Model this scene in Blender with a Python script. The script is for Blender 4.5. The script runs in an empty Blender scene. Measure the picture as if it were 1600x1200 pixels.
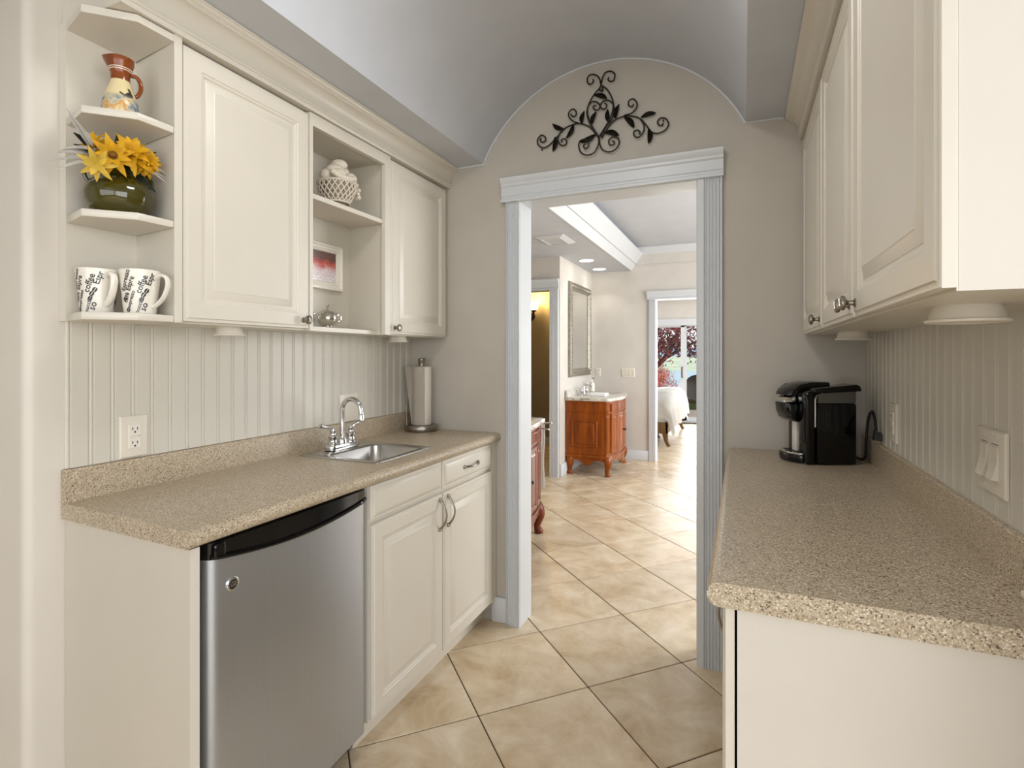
import bpy, bmesh, math, random
from mathutils import Vector, Matrix, noise

random.seed(7)
SC = bpy.context.scene
COL = SC.collection
PI = math.pi

# ---------------------------------------------------------------- camera
cam_d = bpy.data.cameras.new('camera')
cam_d.sensor_width = 36.0
cam_d.lens = 836.0 / 1600.0 * 36.0
cam_d.shift_y = -45.0 / 1600.0
cam_d.clip_start = 0.05
cam_d.clip_end = 6000
cam = bpy.data.objects.new('camera', cam_d)
COL.objects.link(cam)
cam.location = (0, 0, 1.29)
cam.rotation_euler = (PI / 2, 0, math.radians(23.298))
SC.camera = cam

# ---------------------------------------------------------------- colour management
SC.view_settings.view_transform = 'Standard'
SC.view_settings.look = 'None'
SC.view_settings.gamma = 1.0
SC.view_settings.use_curve_mapping = False
SC.view_settings.exposure = 0.34
SC.cycles.caustics_reflective = False

# ---------------------------------------------------------------- sky
world = bpy.data.worlds.new('sky')
SC.world = world
world.use_nodes = True
wt = world.node_tree
wt.nodes.clear()
wo = wt.nodes.new('ShaderNodeOutputWorld')
bg = wt.nodes.new('ShaderNodeBackground')
tc = wt.nodes.new('ShaderNodeTexCoord')
sx = wt.nodes.new('ShaderNodeSeparateXYZ')
rp = wt.nodes.new('ShaderNodeValToRGB')
wt.links.new(tc.outputs['Generated'], sx.inputs[0])
wt.links.new(sx.outputs['Z'], rp.inputs[0])
rp.color_ramp.elements[0].position = 0.0
rp.color_ramp.elements[0].color = (0.93, 0.95, 0.97, 1)
rp.color_ramp.elements[1].position = 0.8
rp.color_ramp.elements[1].color = (0.55, 0.68, 0.9, 1)
wt.links.new(rp.outputs[0], bg.inputs[0])
bg.inputs[1].default_value = 1.15
wt.links.new(bg.outputs[0], wo.inputs[0])

# ---------------------------------------------------------------- lights
def area(name, loc, rot, sx_, sy_, power, color=(1, 1, 1), spread=180):
    d = bpy.data.lights.new(name, 'AREA')
    d.shape = 'RECTANGLE'
    d.size = sx_
    d.size_y = sy_
    d.energy = power
    d.color = color
    d.spread = math.radians(spread)
    o = bpy.data.objects.new(name, d)
    o.location = loc
    o.rotation_euler = rot
    COL.objects.link(o)
    return o

sun_d = bpy.data.lights.new('sun', 'SUN')
sun_d.energy = 2.6
sun_d.angle = math.radians(2)
sun_d.color = (1, 0.96, 0.9)
sun = bpy.data.objects.new('sun', sun_d)
sun.rotation_euler = (math.radians(52), 0, math.radians(-20))
COL.objects.link(sun)

# daylight entering through the big window of the room behind the camera
area('window_light_rear', (0.35, -2.7, 1.45), (PI / 2, 0, 0), 3.6, 2.0, 33, (0.97, 0.985, 1.0))
# daylight from the window on the right of the room behind the camera
area('window_light_side', (2.1, -0.95, 1.4), (0, PI / 2, 0), 2.0, 2.8, 52, (0.97, 0.985, 1.0))
# added fill light under the vault, no fixture there; lifts counters and floor
area('vault_fill', (-0.45, 1.05, 2.56), (0, 0, 0), 0.45, 0.45, 9, (1.0, 0.985, 0.96))
# daylight entering through the windows in the right wall of the hall
area('window_light_hall', (2.05, 4.6, 1.45), (0, PI / 2, 0), 1.9, 2.6, 98, (0.98, 0.99, 1.0))
# daylight at the sliding glass doors of the bedroom
area('window_light_bedroom', (-0.9, 10.6, 1.1), (-PI / 2, 0, 0), 3.2, 1.8, 75, (0.99, 0.995, 1.0))
area('bedroom_side_fill', (2.0, 8.7, 1.4), (0, PI / 2, 0), 1.8, 2.4, 70, (0.99, 0.995, 1.0))  # added fill that brightens the bed, set at the invented side window


# ================================================================ helpers
LOC = {}          # thing name -> (location, local flag)


class MB:
    """Collects shapes into one bmesh, later linked as ONE mesh object."""
    def __init__(self):
        self.bm = bmesh.new()

    def poly(self, pts):
        vs = [self.bm.verts.new(p) for p in pts]
        return self.bm.faces.new(vs)

    def mesh(self, verts, faces):
        vs = [self.bm.verts.new(v) for v in verts]
        for f in faces:
            try:
                self.bm.faces.new([vs[i] for i in f])
            except ValueError:
                pass
        return vs

    def box(self, x0, x1, y0, y1, z0, z1):
        v = [(x0, y0, z0), (x1, y0, z0), (x1, y1, z0), (x0, y1, z0),
             (x0, y0, z1), (x1, y0, z1), (x1, y1, z1), (x0, y1, z1)]
        self.mesh(v, [(0, 3, 2, 1), (4, 5, 6, 7), (0, 1, 5, 4), (1, 2, 6, 5), (2, 3, 7, 6), (3, 0, 4, 7)])
        return self

    def prism(self, poly, a0, a1, axis='z'):
        """poly: 2-D outline; axis z -> (x,y), y -> (x,z), x -> (y,z)."""
        def mp(p, a):
            if axis == 'z':
                return (p[0], p[1], a)
            if axis == 'y':
                return (p[0], a, p[1])
            return (a, p[0], p[1])
        n = len(poly)
        v = [mp(p, a0) for p in poly] + [mp(p, a1) for p in poly]
        f = [tuple(range(n)), tuple(range(2 * n - 1, n - 1, -1))]
        for i in range(n):
            j = (i + 1) % n
            f.append((i, i + n, j + n, j))
        self.mesh(v, f)
        return self

    def lathe(self, prof, c=(0, 0, 0), seg=24, sx=1.0, sy=1.0, cap=True):
        vs = []
        for r, z in prof:
            for k in range(seg):
                a = 2 * PI * k / seg
                vs.append((c[0] + sx * r * math.cos(a), c[1] + sy * r * math.sin(a), c[2] + z))
        fs = []
        for i in range(len(prof) - 1):
            for k in range(seg):
                k2 = (k + 1) % seg
                fs.append((i * seg + k, i * seg + k2, (i + 1) * seg + k2, (i + 1) * seg + k))
        if cap:
            fs.append(tuple(range(seg - 1, -1, -1)))
            b = (len(prof) - 1) * seg
            fs.append(tuple(range(b, b + seg)))
        self.mesh(vs, fs)
        return self

    def lathe_dir(self, prof, base, d, seg=16):
        """lathe whose axis runs along direction d from base."""
        d = Vector(d).normalized()
        q = Vector((0, 0, 1)).rotation_difference(d)
        vs = []
        for r, z in prof:
            for k in range(seg):
                a = 2 * PI * k / seg
                p = q @ Vector((r * math.cos(a), r * math.sin(a), z)) + Vector(base)
                vs.append(p)
        fs = []
        for i in range(len(prof) - 1):
            for k in range(seg):
                k2 = (k + 1) % seg
                fs.append((i * seg + k, i * seg + k2, (i + 1) * seg + k2, (i + 1) * seg + k))
        fs.append(tuple(range(seg - 1, -1, -1)))
        b = (len(prof) - 1) * seg
        fs.append(tuple(range(b, b + seg)))
        self.mesh(vs, fs)
        return self

    def tube(self, pts, r, seg=8, flat=None):
        """swept round bar; r one radius or a list; flat=(a,b) scales the two section axes."""
        P = [Vector(p) for p in pts]
        n = len(P)
        R = r if isinstance(r, (list, tuple)) else [r] * n
        T = []
        for i in range(n):
            t = P[min(i + 1, n - 1)] - P[max(i - 1, 0)]
            T.append(t.normalized() if t.length > 1e-9 else Vector((0, 0, 1)))
        up = Vector((0, 0, 1)) if abs(T[0].z) < 0.9 else Vector((1, 0, 0))
        nrm = (up - T[0] * up.dot(T[0])).normalized()
        vs = []
        for i in range(n):
            if i:
                nrm = nrm - T[i] * nrm.dot(T[i])
                nrm = nrm.normalized() if nrm.length > 1e-6 else T[i].orthogonal().normalized()
            b = T[i].cross(nrm)
            for k in range(seg):
                a = 2 * PI * k / seg
                fa, fb = flat or (1, 1)
                vs.append(P[i] + nrm * (R[i] * fa * math.cos(a)) + b * (R[i] * fb * math.sin(a)))
        fs = []
        for i in range(n - 1):
            for k in range(seg):
                k2 = (k + 1) % seg
                fs.append((i * seg + k, i * seg + k2, (i + 1) * seg + k2, (i + 1) * seg + k))
        fs.append(tuple(range(seg - 1, -1, -1)))
        fs.append(tuple(range((n - 1) * seg, n * seg)))
        self.mesh(vs, fs)
        return self

    def ball(self, c, r, sx=1, sy=1, sz=1, seg=14, rings=9, rot=None):
        vs = [Vector((0, 0, -r * sz))]
        for i in range(1, rings):
            th = PI * i / rings
            for k in range(seg):
                a = 2 * PI * k / seg
                vs.append(Vector((r * sx * math.sin(th) * math.cos(a), r * sy * math.sin(th) * math.sin(a), -r * sz * math.cos(th))))
        vs.append(Vector((0, 0, r * sz)))
        if rot is not None:
            vs = [rot @ v for v in vs]
        vs = [v + Vector(c) for v in vs]
        fs = []
        for k in range(seg):
            fs.append((0, 1 + (k + 1) % seg, 1 + k))
        for i in range(rings - 2):
            for k in range(seg):
                k2 = (k + 1) % seg
                a = 1 + i * seg
                fs.append((a + k, a + k2, a + seg + k2, a + seg + k))
        a = 1 + (rings - 2) * seg
        t = len(vs) - 1
        for k in range(seg):
            fs.append((a + k, a + (k + 1) % seg, t))
        self.mesh(vs, fs)
        return self

    def rings(self, mp, u0, u1, v0, v1, prof):
        """nested rectangular rings: prof = [(inset, height), ...]; mp(u,v,h) -> xyz. Closed at both ends."""
        vs = []
        for ins, h in prof:
            for (u, v) in ((u0 + ins, v0 + ins), (u1 - ins, v0 + ins), (u1 - ins, v1 - ins), (u0 + ins, v1 - ins)):
                vs.append(mp(u, v, h))
        fs = [(3, 2, 1, 0)]
        for i in range(len(prof) - 1):
            for k in range(4):
                k2 = (k + 1) % 4
                fs.append((i * 4 + k, i * 4 + k2, i * 4 + 4 + k2, i * 4 + 4 + k))
        b = (len(prof) - 1) * 4
        fs.append((b, b + 1, b + 2, b + 3))
        self.mesh(vs, fs)
        return self

    def grid(self, rows, closed=False):
        n = len(rows[0])
        vs = [p for r in rows for p in r]
        fs = []
        for i in range(len(rows) - 1):
            for k in range(n - (0 if closed else 1)):
                k2 = (k + 1) % n
                fs.append((i * n + k, i * n + k2, (i + 1) * n + k2, (i + 1) * n + k))
        self.mesh(vs, fs)
        return self

    def bevel(self, w, seg=2, ang=35):
        self.bm.normal_update()
        es = [e for e in self.bm.edges if len(e.link_faces) == 2 and e.calc_face_angle(0) > math.radians(ang)]
        if es:
            bmesh.ops.bevel(self.bm, geom=es, offset=w, segments=seg, profile=0.5, affect='EDGES', clamp_overlap=True)
        return self


def link(name, data):
    o = bpy.data.objects.new(name, data)
    COL.objects.link(o)
    return o


def tag(o, label=None, cat=None, group=None, kind=None):
    if label:
        o['label'] = label
    if cat:
        o['category'] = cat
    if group:
        o['group'] = group
    if kind:
        o['kind'] = kind
    return o


def thing(name, label, cat, loc=(0, 0, 0), rotz=0.0, group=None, local=False):
    o = link(name, None)
    o.empty_display_size = 0.05
    o.location = loc
    o.rotation_euler = (0, 0, rotz)
    LOC[o.name] = (Vector(loc), local)
    return tag(o, label, cat, group)


def obj(name, mb, m, parent=None, smooth=40, fix=True, loc=None):
    """link a MB as ONE mesh object. With a parent: vertices are moved into the parent's frame
    (unless the parent is a rotated 'local' thing). Without: the origin goes to the base centre."""
    bm = mb.bm
    if fix:
        bmesh.ops.recalc_face_normals(bm, faces=bm.faces[:])
    off = Vector((0, 0, 0))
    key = None
    if parent is not None:
        L, local = LOC.get(parent.name, (Vector((0, 0, 0)), False))
        off = Vector((0, 0, 0)) if local else L
        key = (L, local)
    else:
        if loc is None:
            xs = [v.co for v in bm.verts]
            loc = ((min(v.x for v in xs) + max(v.x for v in xs)) / 2, (min(v.y for v in xs) + max(v.y for v in xs)) / 2, min(v.z for v in xs))
        off = Vector(loc)
    if off.length:
        bmesh.ops.translate(bm, vec=-off, verts=bm.verts[:])
    me = bpy.data.meshes.new(name)
    bm.to_mesh(me)
    bm.free()
    if smooth:
        for p in me.polygons:
            p.use_smooth = True
        me.set_sharp_from_angle(angle=math.radians(smooth))
    if m is not None:
        me.materials.append(m)
    o = link(name, me)
    if parent is not None:
        o.parent = parent
        LOC[o.name] = key
    else:
        o.location = off
        LOC[o.name] = (off, False)
    return o


def struct(name, mb, m, smooth=40, **k):
    o = obj(name, mb, m, smooth=smooth, **k)
    o['kind'] = 'structure'
    return o


def dup(root, loc, rotz=None, label=None, group=None):
    r = root.copy()
    COL.objects.link(r)
    r.location = loc
    if rotz is not None:
        r.rotation_euler = (0, 0, rotz)
    if label:
        r['label'] = label
    if group:
        r['group'] = group
    for ch in list(root.children):
        c = ch.copy()
        COL.objects.link(c)
        c.parent = r
        for g in ch.children:
            d = g.copy()
            COL.objects.link(d)
            d.parent = c
    return r


def smooth_path(pts, sub=5):
    """Catmull-Rom through the points."""
    P = [Vector(p) for p in pts]
    out = []
    n = len(P)
    for i in range(n - 1):
        p0, p1, p2, p3 = P[max(i - 1, 0)], P[i], P[i + 1], P[min(i + 2, n - 1)]
        for k in range(sub):
            t = k / sub
            out.append(0.5 * ((2 * p1) + (p2 - p0) * t + (2 * p0 - 5 * p1 + 4 * p2 - p3) * t * t + (3 * p1 - p0 - 3 * p2 + p3) * t ** 3))
    out.append(P[-1])
    return out


# ================================================================ materials
def s2l(c):
    return tuple((x / 255 / 12.92) if x / 255 <= 0.04045 else ((x / 255 + 0.055) / 1.055) ** 2.4 for x in c)


def mat(name, rgb, rough=0.5, metal=0.0, spec=0.5, var=0.03, scale=6.0, bump=0.0, bscale=60.0, coat=0.0, stretch=None):
    """procedural paint: a base colour with a faint noise mottle and optional fine relief."""
    m = bpy.data.materials.new(name)
    m.use_nodes = True
    t = m.node_tree
    b = t.nodes['Principled BSDF']
    b.inputs['Roughness'].default_value = rough
    b.inputs['Metallic'].default_value = metal
    b.inputs['Specular IOR Level'].default_value = spec
    b.inputs['Coat Weight'].default_value = coat
    tx = t.nodes.new('ShaderNodeTexCoord')
    src = tx.outputs['Object']
    if stretch:
        mp = t.nodes.new('ShaderNodeMapping')
        mp.inputs['Scale'].default_value = stretch
        t.links.new(src, mp.inputs['Vector'])
        src = mp.outputs[0]
    n = t.nodes.new('ShaderNodeTexNoise')
    n.inputs['Scale'].default_value = scale
    n.inputs['Detail'].default_value = 3
    t.links.new(src, n.inputs['Vector'])
    r = t.nodes.new('ShaderNodeValToRGB')
    c = s2l(rgb)
    r.color_ramp.elements[0].position = 0.3
    r.color_ramp.elements[1].position = 0.7
    r.color_ramp.elements[0].color = (*[max(0, x * (1 - var)) for x in c], 1)
    r.color_ramp.elements[1].color = (*[min(1, x * (1 + var)) for x in c], 1)
    t.links.new(n.outputs['Fac'], r.inputs[0])
    t.links.new(r.outputs[0], b.inputs['Base Color'])
    if bump:
        n2 = t.nodes.new('ShaderNodeTexNoise')
        n2.inputs['Scale'].default_value = bscale
        n2.inputs['Detail'].default_value = 2
        t.links.new(src, n2.inputs['Vector'])
        bp = t.nodes.new('ShaderNodeBump')
        bp.inputs['Strength'].default_value = bump
        bp.inputs['Distance'].default_value = 0.002
        t.links.new(n2.outputs['Fac'], bp.inputs['Height'])
        t.links.new(bp.outputs[0], b.inputs['Normal'])
    return m


def nodes_of(name):
    m = bpy.data.materials.new(name)
    m.use_nodes = True
    t = m.node_tree
    return m, t, t.nodes['Principled BSDF']


def ramp(t, src, stops, interp='LINEAR'):
    r = t.nodes.new('ShaderNodeValToRGB')
    r.color_ramp.interpolation = interp
    e = r.color_ramp.elements
    while len(e) < len(stops):
        e.new(0.5)
    for k, (p, c) in enumerate(stops):
        e[k].position = p
        e[k].color = (*s2l(c), 1)
    t.links.new(src, r.inputs[0])
    return r.outputs[0]


def laminate():
    m, t, b = nodes_of('speckled_laminate')
    tx = t.nodes.new('ShaderNodeTexCoord')
    v = t.nodes.new('ShaderNodeTexVoronoi')
    v.inputs['Scale'].default_value = 460
    t.links.new(tx.outputs['Object'], v.inputs['Vector'])
    sp = t.nodes.new('ShaderNodeSeparateColor')
    t.links.new(v.outputs['Color'], sp.inputs[0])
    c1 = ramp(t, sp.outputs[0], [(0.0, (96, 82, 68)), (0.07, (158, 141, 119)), (0.26, (182, 167, 143)), (0.74, (198, 185, 163)), (0.90, (220, 210, 192))], 'CONSTANT')
    n = t.nodes.new('ShaderNodeTexNoise')
    n.inputs['Scale'].default_value = 5
    t.links.new(tx.outputs['Object'], n.inputs['Vector'])
    mx = t.nodes.new('ShaderNodeMix')
    mx.data_type = 'RGBA'
    mx.blend_type = 'MULTIPLY'
    mx.inputs['Factor'].default_value = 0.25
    t.links.new(c1, mx.inputs['A'])
    t.links.new(ramp(t, n.outputs['Fac'], [(0.35, (225, 215, 205)), (0.65, (255, 250, 240))]), mx.inputs['B'])
    t.links.new(mx.outputs['Result'], b.inputs['Base Color'])
    b.inputs['Roughness'].default_value = 0.33
    b.inputs['Specular IOR Level'].default_value = 0.5
    return m


def tile_mat():
    m, t, b = nodes_of('travertine_tile')
    tx = t.nodes.new('ShaderNodeTexCoord')
    oi = t.nodes.new('ShaderNodeObjectInfo')
    ad = t.nodes.new('ShaderNodeVectorMath')
    ad.operation = 'MULTIPLY_ADD'
    ad.inputs[1].default_value = (1, 1, 1)
    sc = t.nodes.new('ShaderNodeVectorMath')
    sc.operation = 'SCALE'
    sc.inputs[0].default_value = (37, 53, 11)
    t.links.new(oi.outputs['Random'], sc.inputs['Scale'])
    t.links.new(tx.outputs['Object'], ad.inputs[0])
    t.links.new(sc.outputs[0], ad.inputs[2])
    n = t.nodes.new('ShaderNodeTexNoise')
    n.inputs['Scale'].default_value = 5.5
    n.inputs['Detail'].default_value = 7
    n.inputs['Roughness'].default_value = 0.62
    n.inputs['Distortion'].default_value = 0.5
    t.links.new(ad.outputs[0], n.inputs['Vector'])
    c = ramp(t, n.outputs['Fac'], [(0.30, (190, 163, 128)), (0.44, (209, 188, 156)), (0.56, (221, 203, 175)), (0.72, (234, 221, 199))])
    hs = t.nodes.new('ShaderNodeHueSaturation')
    ma = t.nodes.new('ShaderNodeMapRange')
    ma.inputs['To Min'].default_value = 0.93
    ma.inputs['To Max'].default_value = 1.06
    t.links.new(oi.outputs['Random'], ma.inputs['Value'])
    t.links.new(ma.outputs[0], hs.inputs['Value'])
    t.links.new(c, hs.inputs['Color'])
    t.links.new(hs.outputs[0], b.inputs['Base Color'])
    b.inputs['Roughness'].default_value = 0.3
    b.inputs['Specular IOR Level'].default_value = 0.42
    return m


def wood(name, dark, light, rough=0.28, axis=(14, 14, 1.6)):
    m, t, b = nodes_of(name)
    tx = t.nodes.new('ShaderNodeTexCoord')
    mp = t.nodes.new('ShaderNodeMapping')
    mp.inputs['Scale'].default_value = axis
    t.links.new(tx.outputs['Object'], mp.inputs['Vector'])
    n = t.nodes.new('ShaderNodeTexNoise')
    n.inputs['Scale'].default_value = 1.5
    n.inputs['Detail'].default_value = 5
    n.inputs['Distortion'].default_value = 0.8
    t.links.new(mp.outputs[0], n.inputs['Vector'])
    t.links.new(ramp(t, n.outputs['Fac'], [(0.25, dark), (0.75, light)]), b.inputs['Base Color'])
    b.inputs['Roughness'].default_value = rough
    b.inputs['Coat Weight'].default_value = 0.1
    b.inputs['Specular IOR Level'].default_value = 0.35
    return m


def marble():
    m, t, b = nodes_of('pale_marble')
    tx = t.nodes.new('ShaderNodeTexCoord')
    n = t.nodes.new('ShaderNodeTexNoise')
    n.inputs['Scale'].default_value = 9
    n.inputs['Detail'].default_value = 8
    n.inputs['Distortion'].default_value = 1.6
    t.links.new(tx.outputs['Object'], n.inputs['Vector'])
    t.links.new(ramp(t, n.outputs['Fac'], [(0.3, (150, 140, 128)), (0.45, (214, 208, 198)), (0.7, (232, 229, 222))]), b.inputs['Base Color'])
    b.inputs['Roughness'].default_value = 0.15
    return m


def glass(name, tint=(1, 1, 1), refl=0.08):
    m = bpy.data.materials.new(name)
    m.use_nodes = True
    t = m.node_tree
    t.nodes.clear()
    o = t.nodes.new('ShaderNodeOutputMaterial')
    mx = t.nodes.new('ShaderNodeMixShader')
    a = t.nodes.new('ShaderNodeBsdfTransparent')
    a.inputs[0].default_value = (*tint, 1)
    g = t.nodes.new('ShaderNodeBsdfGlossy')
    g.inputs['Roughness'].default_value = 0.02
    mx.inputs[0].default_value = refl
    t.links.new(a.outputs[0], mx.inputs[1])
    t.links.new(g.outputs[0], mx.inputs[2])
    t.links.new(mx.outputs[0], o.inputs[0])
    return m


def emit(name, rgb, strength):
    m, t, b = nodes_of(name)
    b.inputs['Base Color'].default_value = (*s2l(rgb), 1)
    b.inputs['Emission Color'].default_value = (*s2l(rgb), 1)
    b.inputs['Emission Strength'].default_value = strength
    return m


def stoneware():
    """cream jug glaze with a painted landscape band and dark sprigs."""
    m, t, b = nodes_of('painted_cream_glaze')
    tx = t.nodes.new('ShaderNodeTexCoord')
    n = t.nodes.new('ShaderNodeTexNoise')
    n.inputs['Scale'].default_value = 26
    n.inputs['Detail'].default_value = 3
    t.links.new(tx.outputs['Object'], n.inputs['Vector'])
    scene_c = ramp(t, n.outputs['Fac'], [(0.34, (70, 60, 50)), (0.42, (130, 140, 152)), (0.50, (196, 188, 160)), (0.58, (206, 150, 74)), (0.66, (220, 205, 160))])
    w = t.nodes.new('ShaderNodeTexVoronoi')
    w.feature = 'DISTANCE_TO_EDGE'
    w.inputs['Scale'].default_value = 30
    t.links.new(tx.outputs['Object'], w.inputs['Vector'])
    n3 = t.nodes.new('ShaderNodeTexNoise')
    n3.inputs['Scale'].default_value = 17
    t.links.new(tx.outputs['Object'], n3.inputs['Vector'])
    mu = t.nodes.new('ShaderNodeMath')
    mu.operation = 'ADD'
    t.links.new(w.outputs['Distance'], mu.inputs[0])
    mm = t.nodes.new('ShaderNodeMapRange')
    mm.inputs['From Min'].default_value = 0.42
    mm.inputs['From Max'].default_value = 0.56
    mm.inputs['To Min'].default_value = 0.4
    mm.inputs['To Max'].default_value = 0.0
    t.links.new(n3.outputs['Fac'], mm.inputs['Value'])
    t.links.new(mm.outputs[0], mu.inputs[1])
    sprig = ramp(t, mu.outputs[0], [(0.0, (52, 42, 32)), (0.06, (70, 58, 40)), (0.10, (222, 206, 158))])
    s = t.nodes.new('ShaderNodeSeparateXYZ')
    t.links.new(tx.outputs['Object'], s.inputs[0])
    mr = t.nodes.new('ShaderNodeMapRange')
    mr.inputs['From Min'].default_value = 0.045
    mr.inputs['From Max'].default_value = 0.062
    t.links.new(s.outputs['Z'], mr.inputs['Value'])
    mx = t.nodes.new('ShaderNodeMix')
    mx.data_type = 'RGBA'
    t.links.new(mr.outputs[0], mx.inputs['Factor'])
    t.links.new(scene_c, mx.inputs['A'])
    t.links.new(sprig, mx.inputs['B'])
    t.links.new(mx.outputs['Result'], b.inputs['Base Color'])
    b.inputs['Roughness'].default_value = 0.2
    return m


def picture():
    """small framed print: red and white street scene, abstract colour patches."""
    m, t, b = nodes_of('red_street_print')
    tx = t.nodes.new('ShaderNodeTexCoord')
    s = t.nodes.new('ShaderNodeSeparateXYZ')
    t.links.new(tx.outputs['Generated'], s.inputs[0])
    n = t.nodes.new('ShaderNodeTexNoise')
    n.inputs['Scale'].default_value = 5
    n.inputs['Detail'].default_value = 4
    t.links.new(tx.outputs['Generated'], n.inputs['Vector'])
    a = t.nodes.new('ShaderNodeMath')
    a.operation = 'MULTIPLY_ADD'
    a.inputs[1].default_value = 0.5
    t.links.new(n.outputs['Fac'], a.inputs[0])
    t.links.new(s.outputs['Z'], a.inputs[2])
    c = ramp(t, a.outputs[0], [(0.35, (242, 238, 242)), (0.62, (232, 220, 224)), (0.78, (214, 130, 120)), (0.92, (196, 84, 74)), (1.0, (120, 92, 86))])
    b2 = t.nodes.new('ShaderNodeTexBrick')
    b2.inputs['Scale'].default_value = 3.0
    b2.inputs['Mortar Size'].default_value = 0.05
    b2.inputs['Color1'].default_value = (1, 1, 1, 1)
    b2.inputs['Color2'].default_value = (0.55, 0.3, 0.3, 1)
    b2.inputs['Mortar'].default_value = (0.5, 0.25, 0.25, 1)
    mp = t.nodes.new('ShaderNodeCombineXYZ')
    t.links.new(s.outputs['Y'], mp.inputs[0])
    t.links.new(s.outputs['Z'], mp.inputs[1])
    t.links.new(mp.outputs[0], b2.inputs['Vector'])
    mx = t.nodes.new('ShaderNodeMix')
    mx.data_type = 'RGBA'
    mx.blend_type = 'MULTIPLY'
    mx.inputs['Factor'].default_value = 0.35
    t.links.new(c, mx.inputs['A'])
    t.links.new(b2.outputs['Color'], mx.inputs['B'])
    t.links.new(mx.outputs['Result'], b.inputs['Base Color'])
    b.inputs['Roughness'].default_value = 0.2
    return m


M = {}
M['wall'] = mat('wall_paint', (188, 181, 170), 0.6, bump=0.05, bscale=180)
M['hall_wall'] = mat('hall_wall_paint', (211, 206, 198), 0.6, bump=0.05, bscale=180)
M['ceiling'] = mat('ceiling_paint', (194, 197, 203), 0.7, bump=0.05, bscale=120)
M['bead'] = mat('beadboard_paint', (205, 199, 186), 0.4)
M['cab'] = mat('cabinet_paint', (214, 207, 194), 0.33, var=0.015)
M['cab_in'] = mat('cabinet_interior', (204, 197, 183), 0.4, var=0.015)
M['trim'] = mat('white_trim_paint', (210, 213, 216), 0.35, var=0.01)
M['white_wall'] = mat('white_panel_paint', (210, 203, 192), 0.45, var=0.015)
M['plate'] = mat('ivory_plastic', (219, 211, 196), 0.3, var=0.01)
M['slot'] = mat('dark_slot', (30, 27, 24), 0.6)
M['white_plastic'] = mat('white_plastic', (226, 220, 208), 0.35, var=0.01)
M['grout'] = mat('tan_grout', (92, 76, 58), 0.9, var=0.08, scale=30)
M['laminate'] = laminate()
M['tile'] = tile_mat()
M['steel'] = mat('brushed_steel', (190, 196, 205), 0.31, 0.93, var=0.02, scale=3, stretch=(90, 90, 1))
M['sink_steel'] = mat('satin_sink_steel', (190, 188, 184), 0.26, 1.0, var=0.03)
M['chrome'] = mat('polished_chrome', (215, 215, 215), 0.08, 1.0, var=0.0)
M['nickel'] = mat('brushed_nickel', (150, 143, 132), 0.32, 1.0, var=0.03)
M['black_gloss'] = mat('gloss_black_plastic', (9, 9, 10), 0.1, spec=0.4, var=0.05)
M['black_matte'] = mat('matte_black_plastic', (16, 15, 15), 0.42, var=0.05)
M['dark_gap'] = mat('dark_appliance_side', (26, 25, 24), 0.6)
M['iron'] = mat('bronzed_black_iron', (38, 31, 25), 0.5, 0.35, var=0.15, scale=40)
M['silver'] = mat('polished_silver', (222, 220, 212), 0.07, 1.0, var=0.02)
M['cherry'] = wood('cherry_wood', (108, 48, 2), (164, 82, 6))
M['mahogany'] = wood('red_mahogany_wood', (84, 30, 8), (126, 56, 22))
M['walnut'] = wood('brown_bed_wood', (92, 66, 34), (128, 96, 56), 0.45)
M['marble'] = marble()
M['mirror'] = mat('mirror_glass', (232, 232, 230), 0.02, 1.0, var=0)
M['mirror_frame'] = mat('antique_silver_frame', (150, 144, 132), 0.4, 0.6, var=0.3, scale=70, bump=0.8, bscale=90)
M['paper'] = mat('paper_towel', (225, 216, 202), 0.9, bump=0.4, bscale=220)
M['duvet'] = mat('white_duvet_cotton', (240, 238, 234), 0.85, bump=0.2, bscale=30)
M['towel'] = mat('white_terry', (240, 240, 238), 0.95, bump=0.6, bscale=300)
M['ceramic'] = mat('white_glazed_ceramic', (232, 226, 214), 0.15, var=0.01)
M['print'] = mat('black_mug_print', (30, 27, 24), 0.3)
M['olive'] = mat('olive_green_glaze', (62, 57, 8), 0.06, var=0.12, scale=8, coat=0.5)
M['petal'] = mat('golden_yellow_petal', (248, 192, 30), 0.6, var=0.22, scale=45)
M['petal_pale'] = mat('pale_yellow_petal', (244, 214, 96), 0.6, var=0.14, scale=45)
M['stamen'] = mat('brown_flower_eye', (120, 78, 20), 0.8, var=0.3, scale=120)
M['leaf'] = mat('dark_green_leaf', (50, 56, 40), 0.55, var=0.2, scale=40)
M['plume'] = mat('silvery_grass_plume', (214, 211, 204), 0.7, var=0.12, scale=40)
M['stoneware'] = stoneware()
M['brown_glaze'] = mat('rust_brown_glaze', (126, 62, 20), 0.15, var=0.2, scale=20)
M['cream_line'] = mat('cream_band_glaze', (226, 214, 190), 0.2)
M['plaster'] = mat('cream_plaster', (214, 205, 188), 0.55, var=0.06, scale=40)
M['basket'] = mat('antiqued_plaster', (136, 124, 106), 0.6, var=0.3, scale=90)
M['picture'] = picture()
M['dark_wall'] = mat('taupe_powder_wall', (150, 141, 126), 0.6)
M['globe'] = emit('lit_frosted_globe', (255, 214, 140), 9.0)
M['downlight'] = emit('lit_downlight', (255, 244, 226), 6.0)
M['glass'] = glass('window_glass', (0.98, 0.99, 0.99), 0.02)
M['tank'] = mat('smoked_clear_plastic', (84, 82, 76), 0.1)
M['maple'] = mat('red_maple_leaf', (106, 18, 10), 0.6, var=0.45, scale=3)
M['bark'] = mat('grey_brown_bark', (52, 40, 34), 0.9, var=0.2, scale=14, bump=0.8, bscale=30)
M['azalea'] = mat('coral_shrub_leaf', (226, 128, 104), 0.6, var=0.25, scale=9)
M['hedge'] = mat('green_hedge_leaf', (70, 92, 34), 0.6, var=0.35, scale=9)
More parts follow.
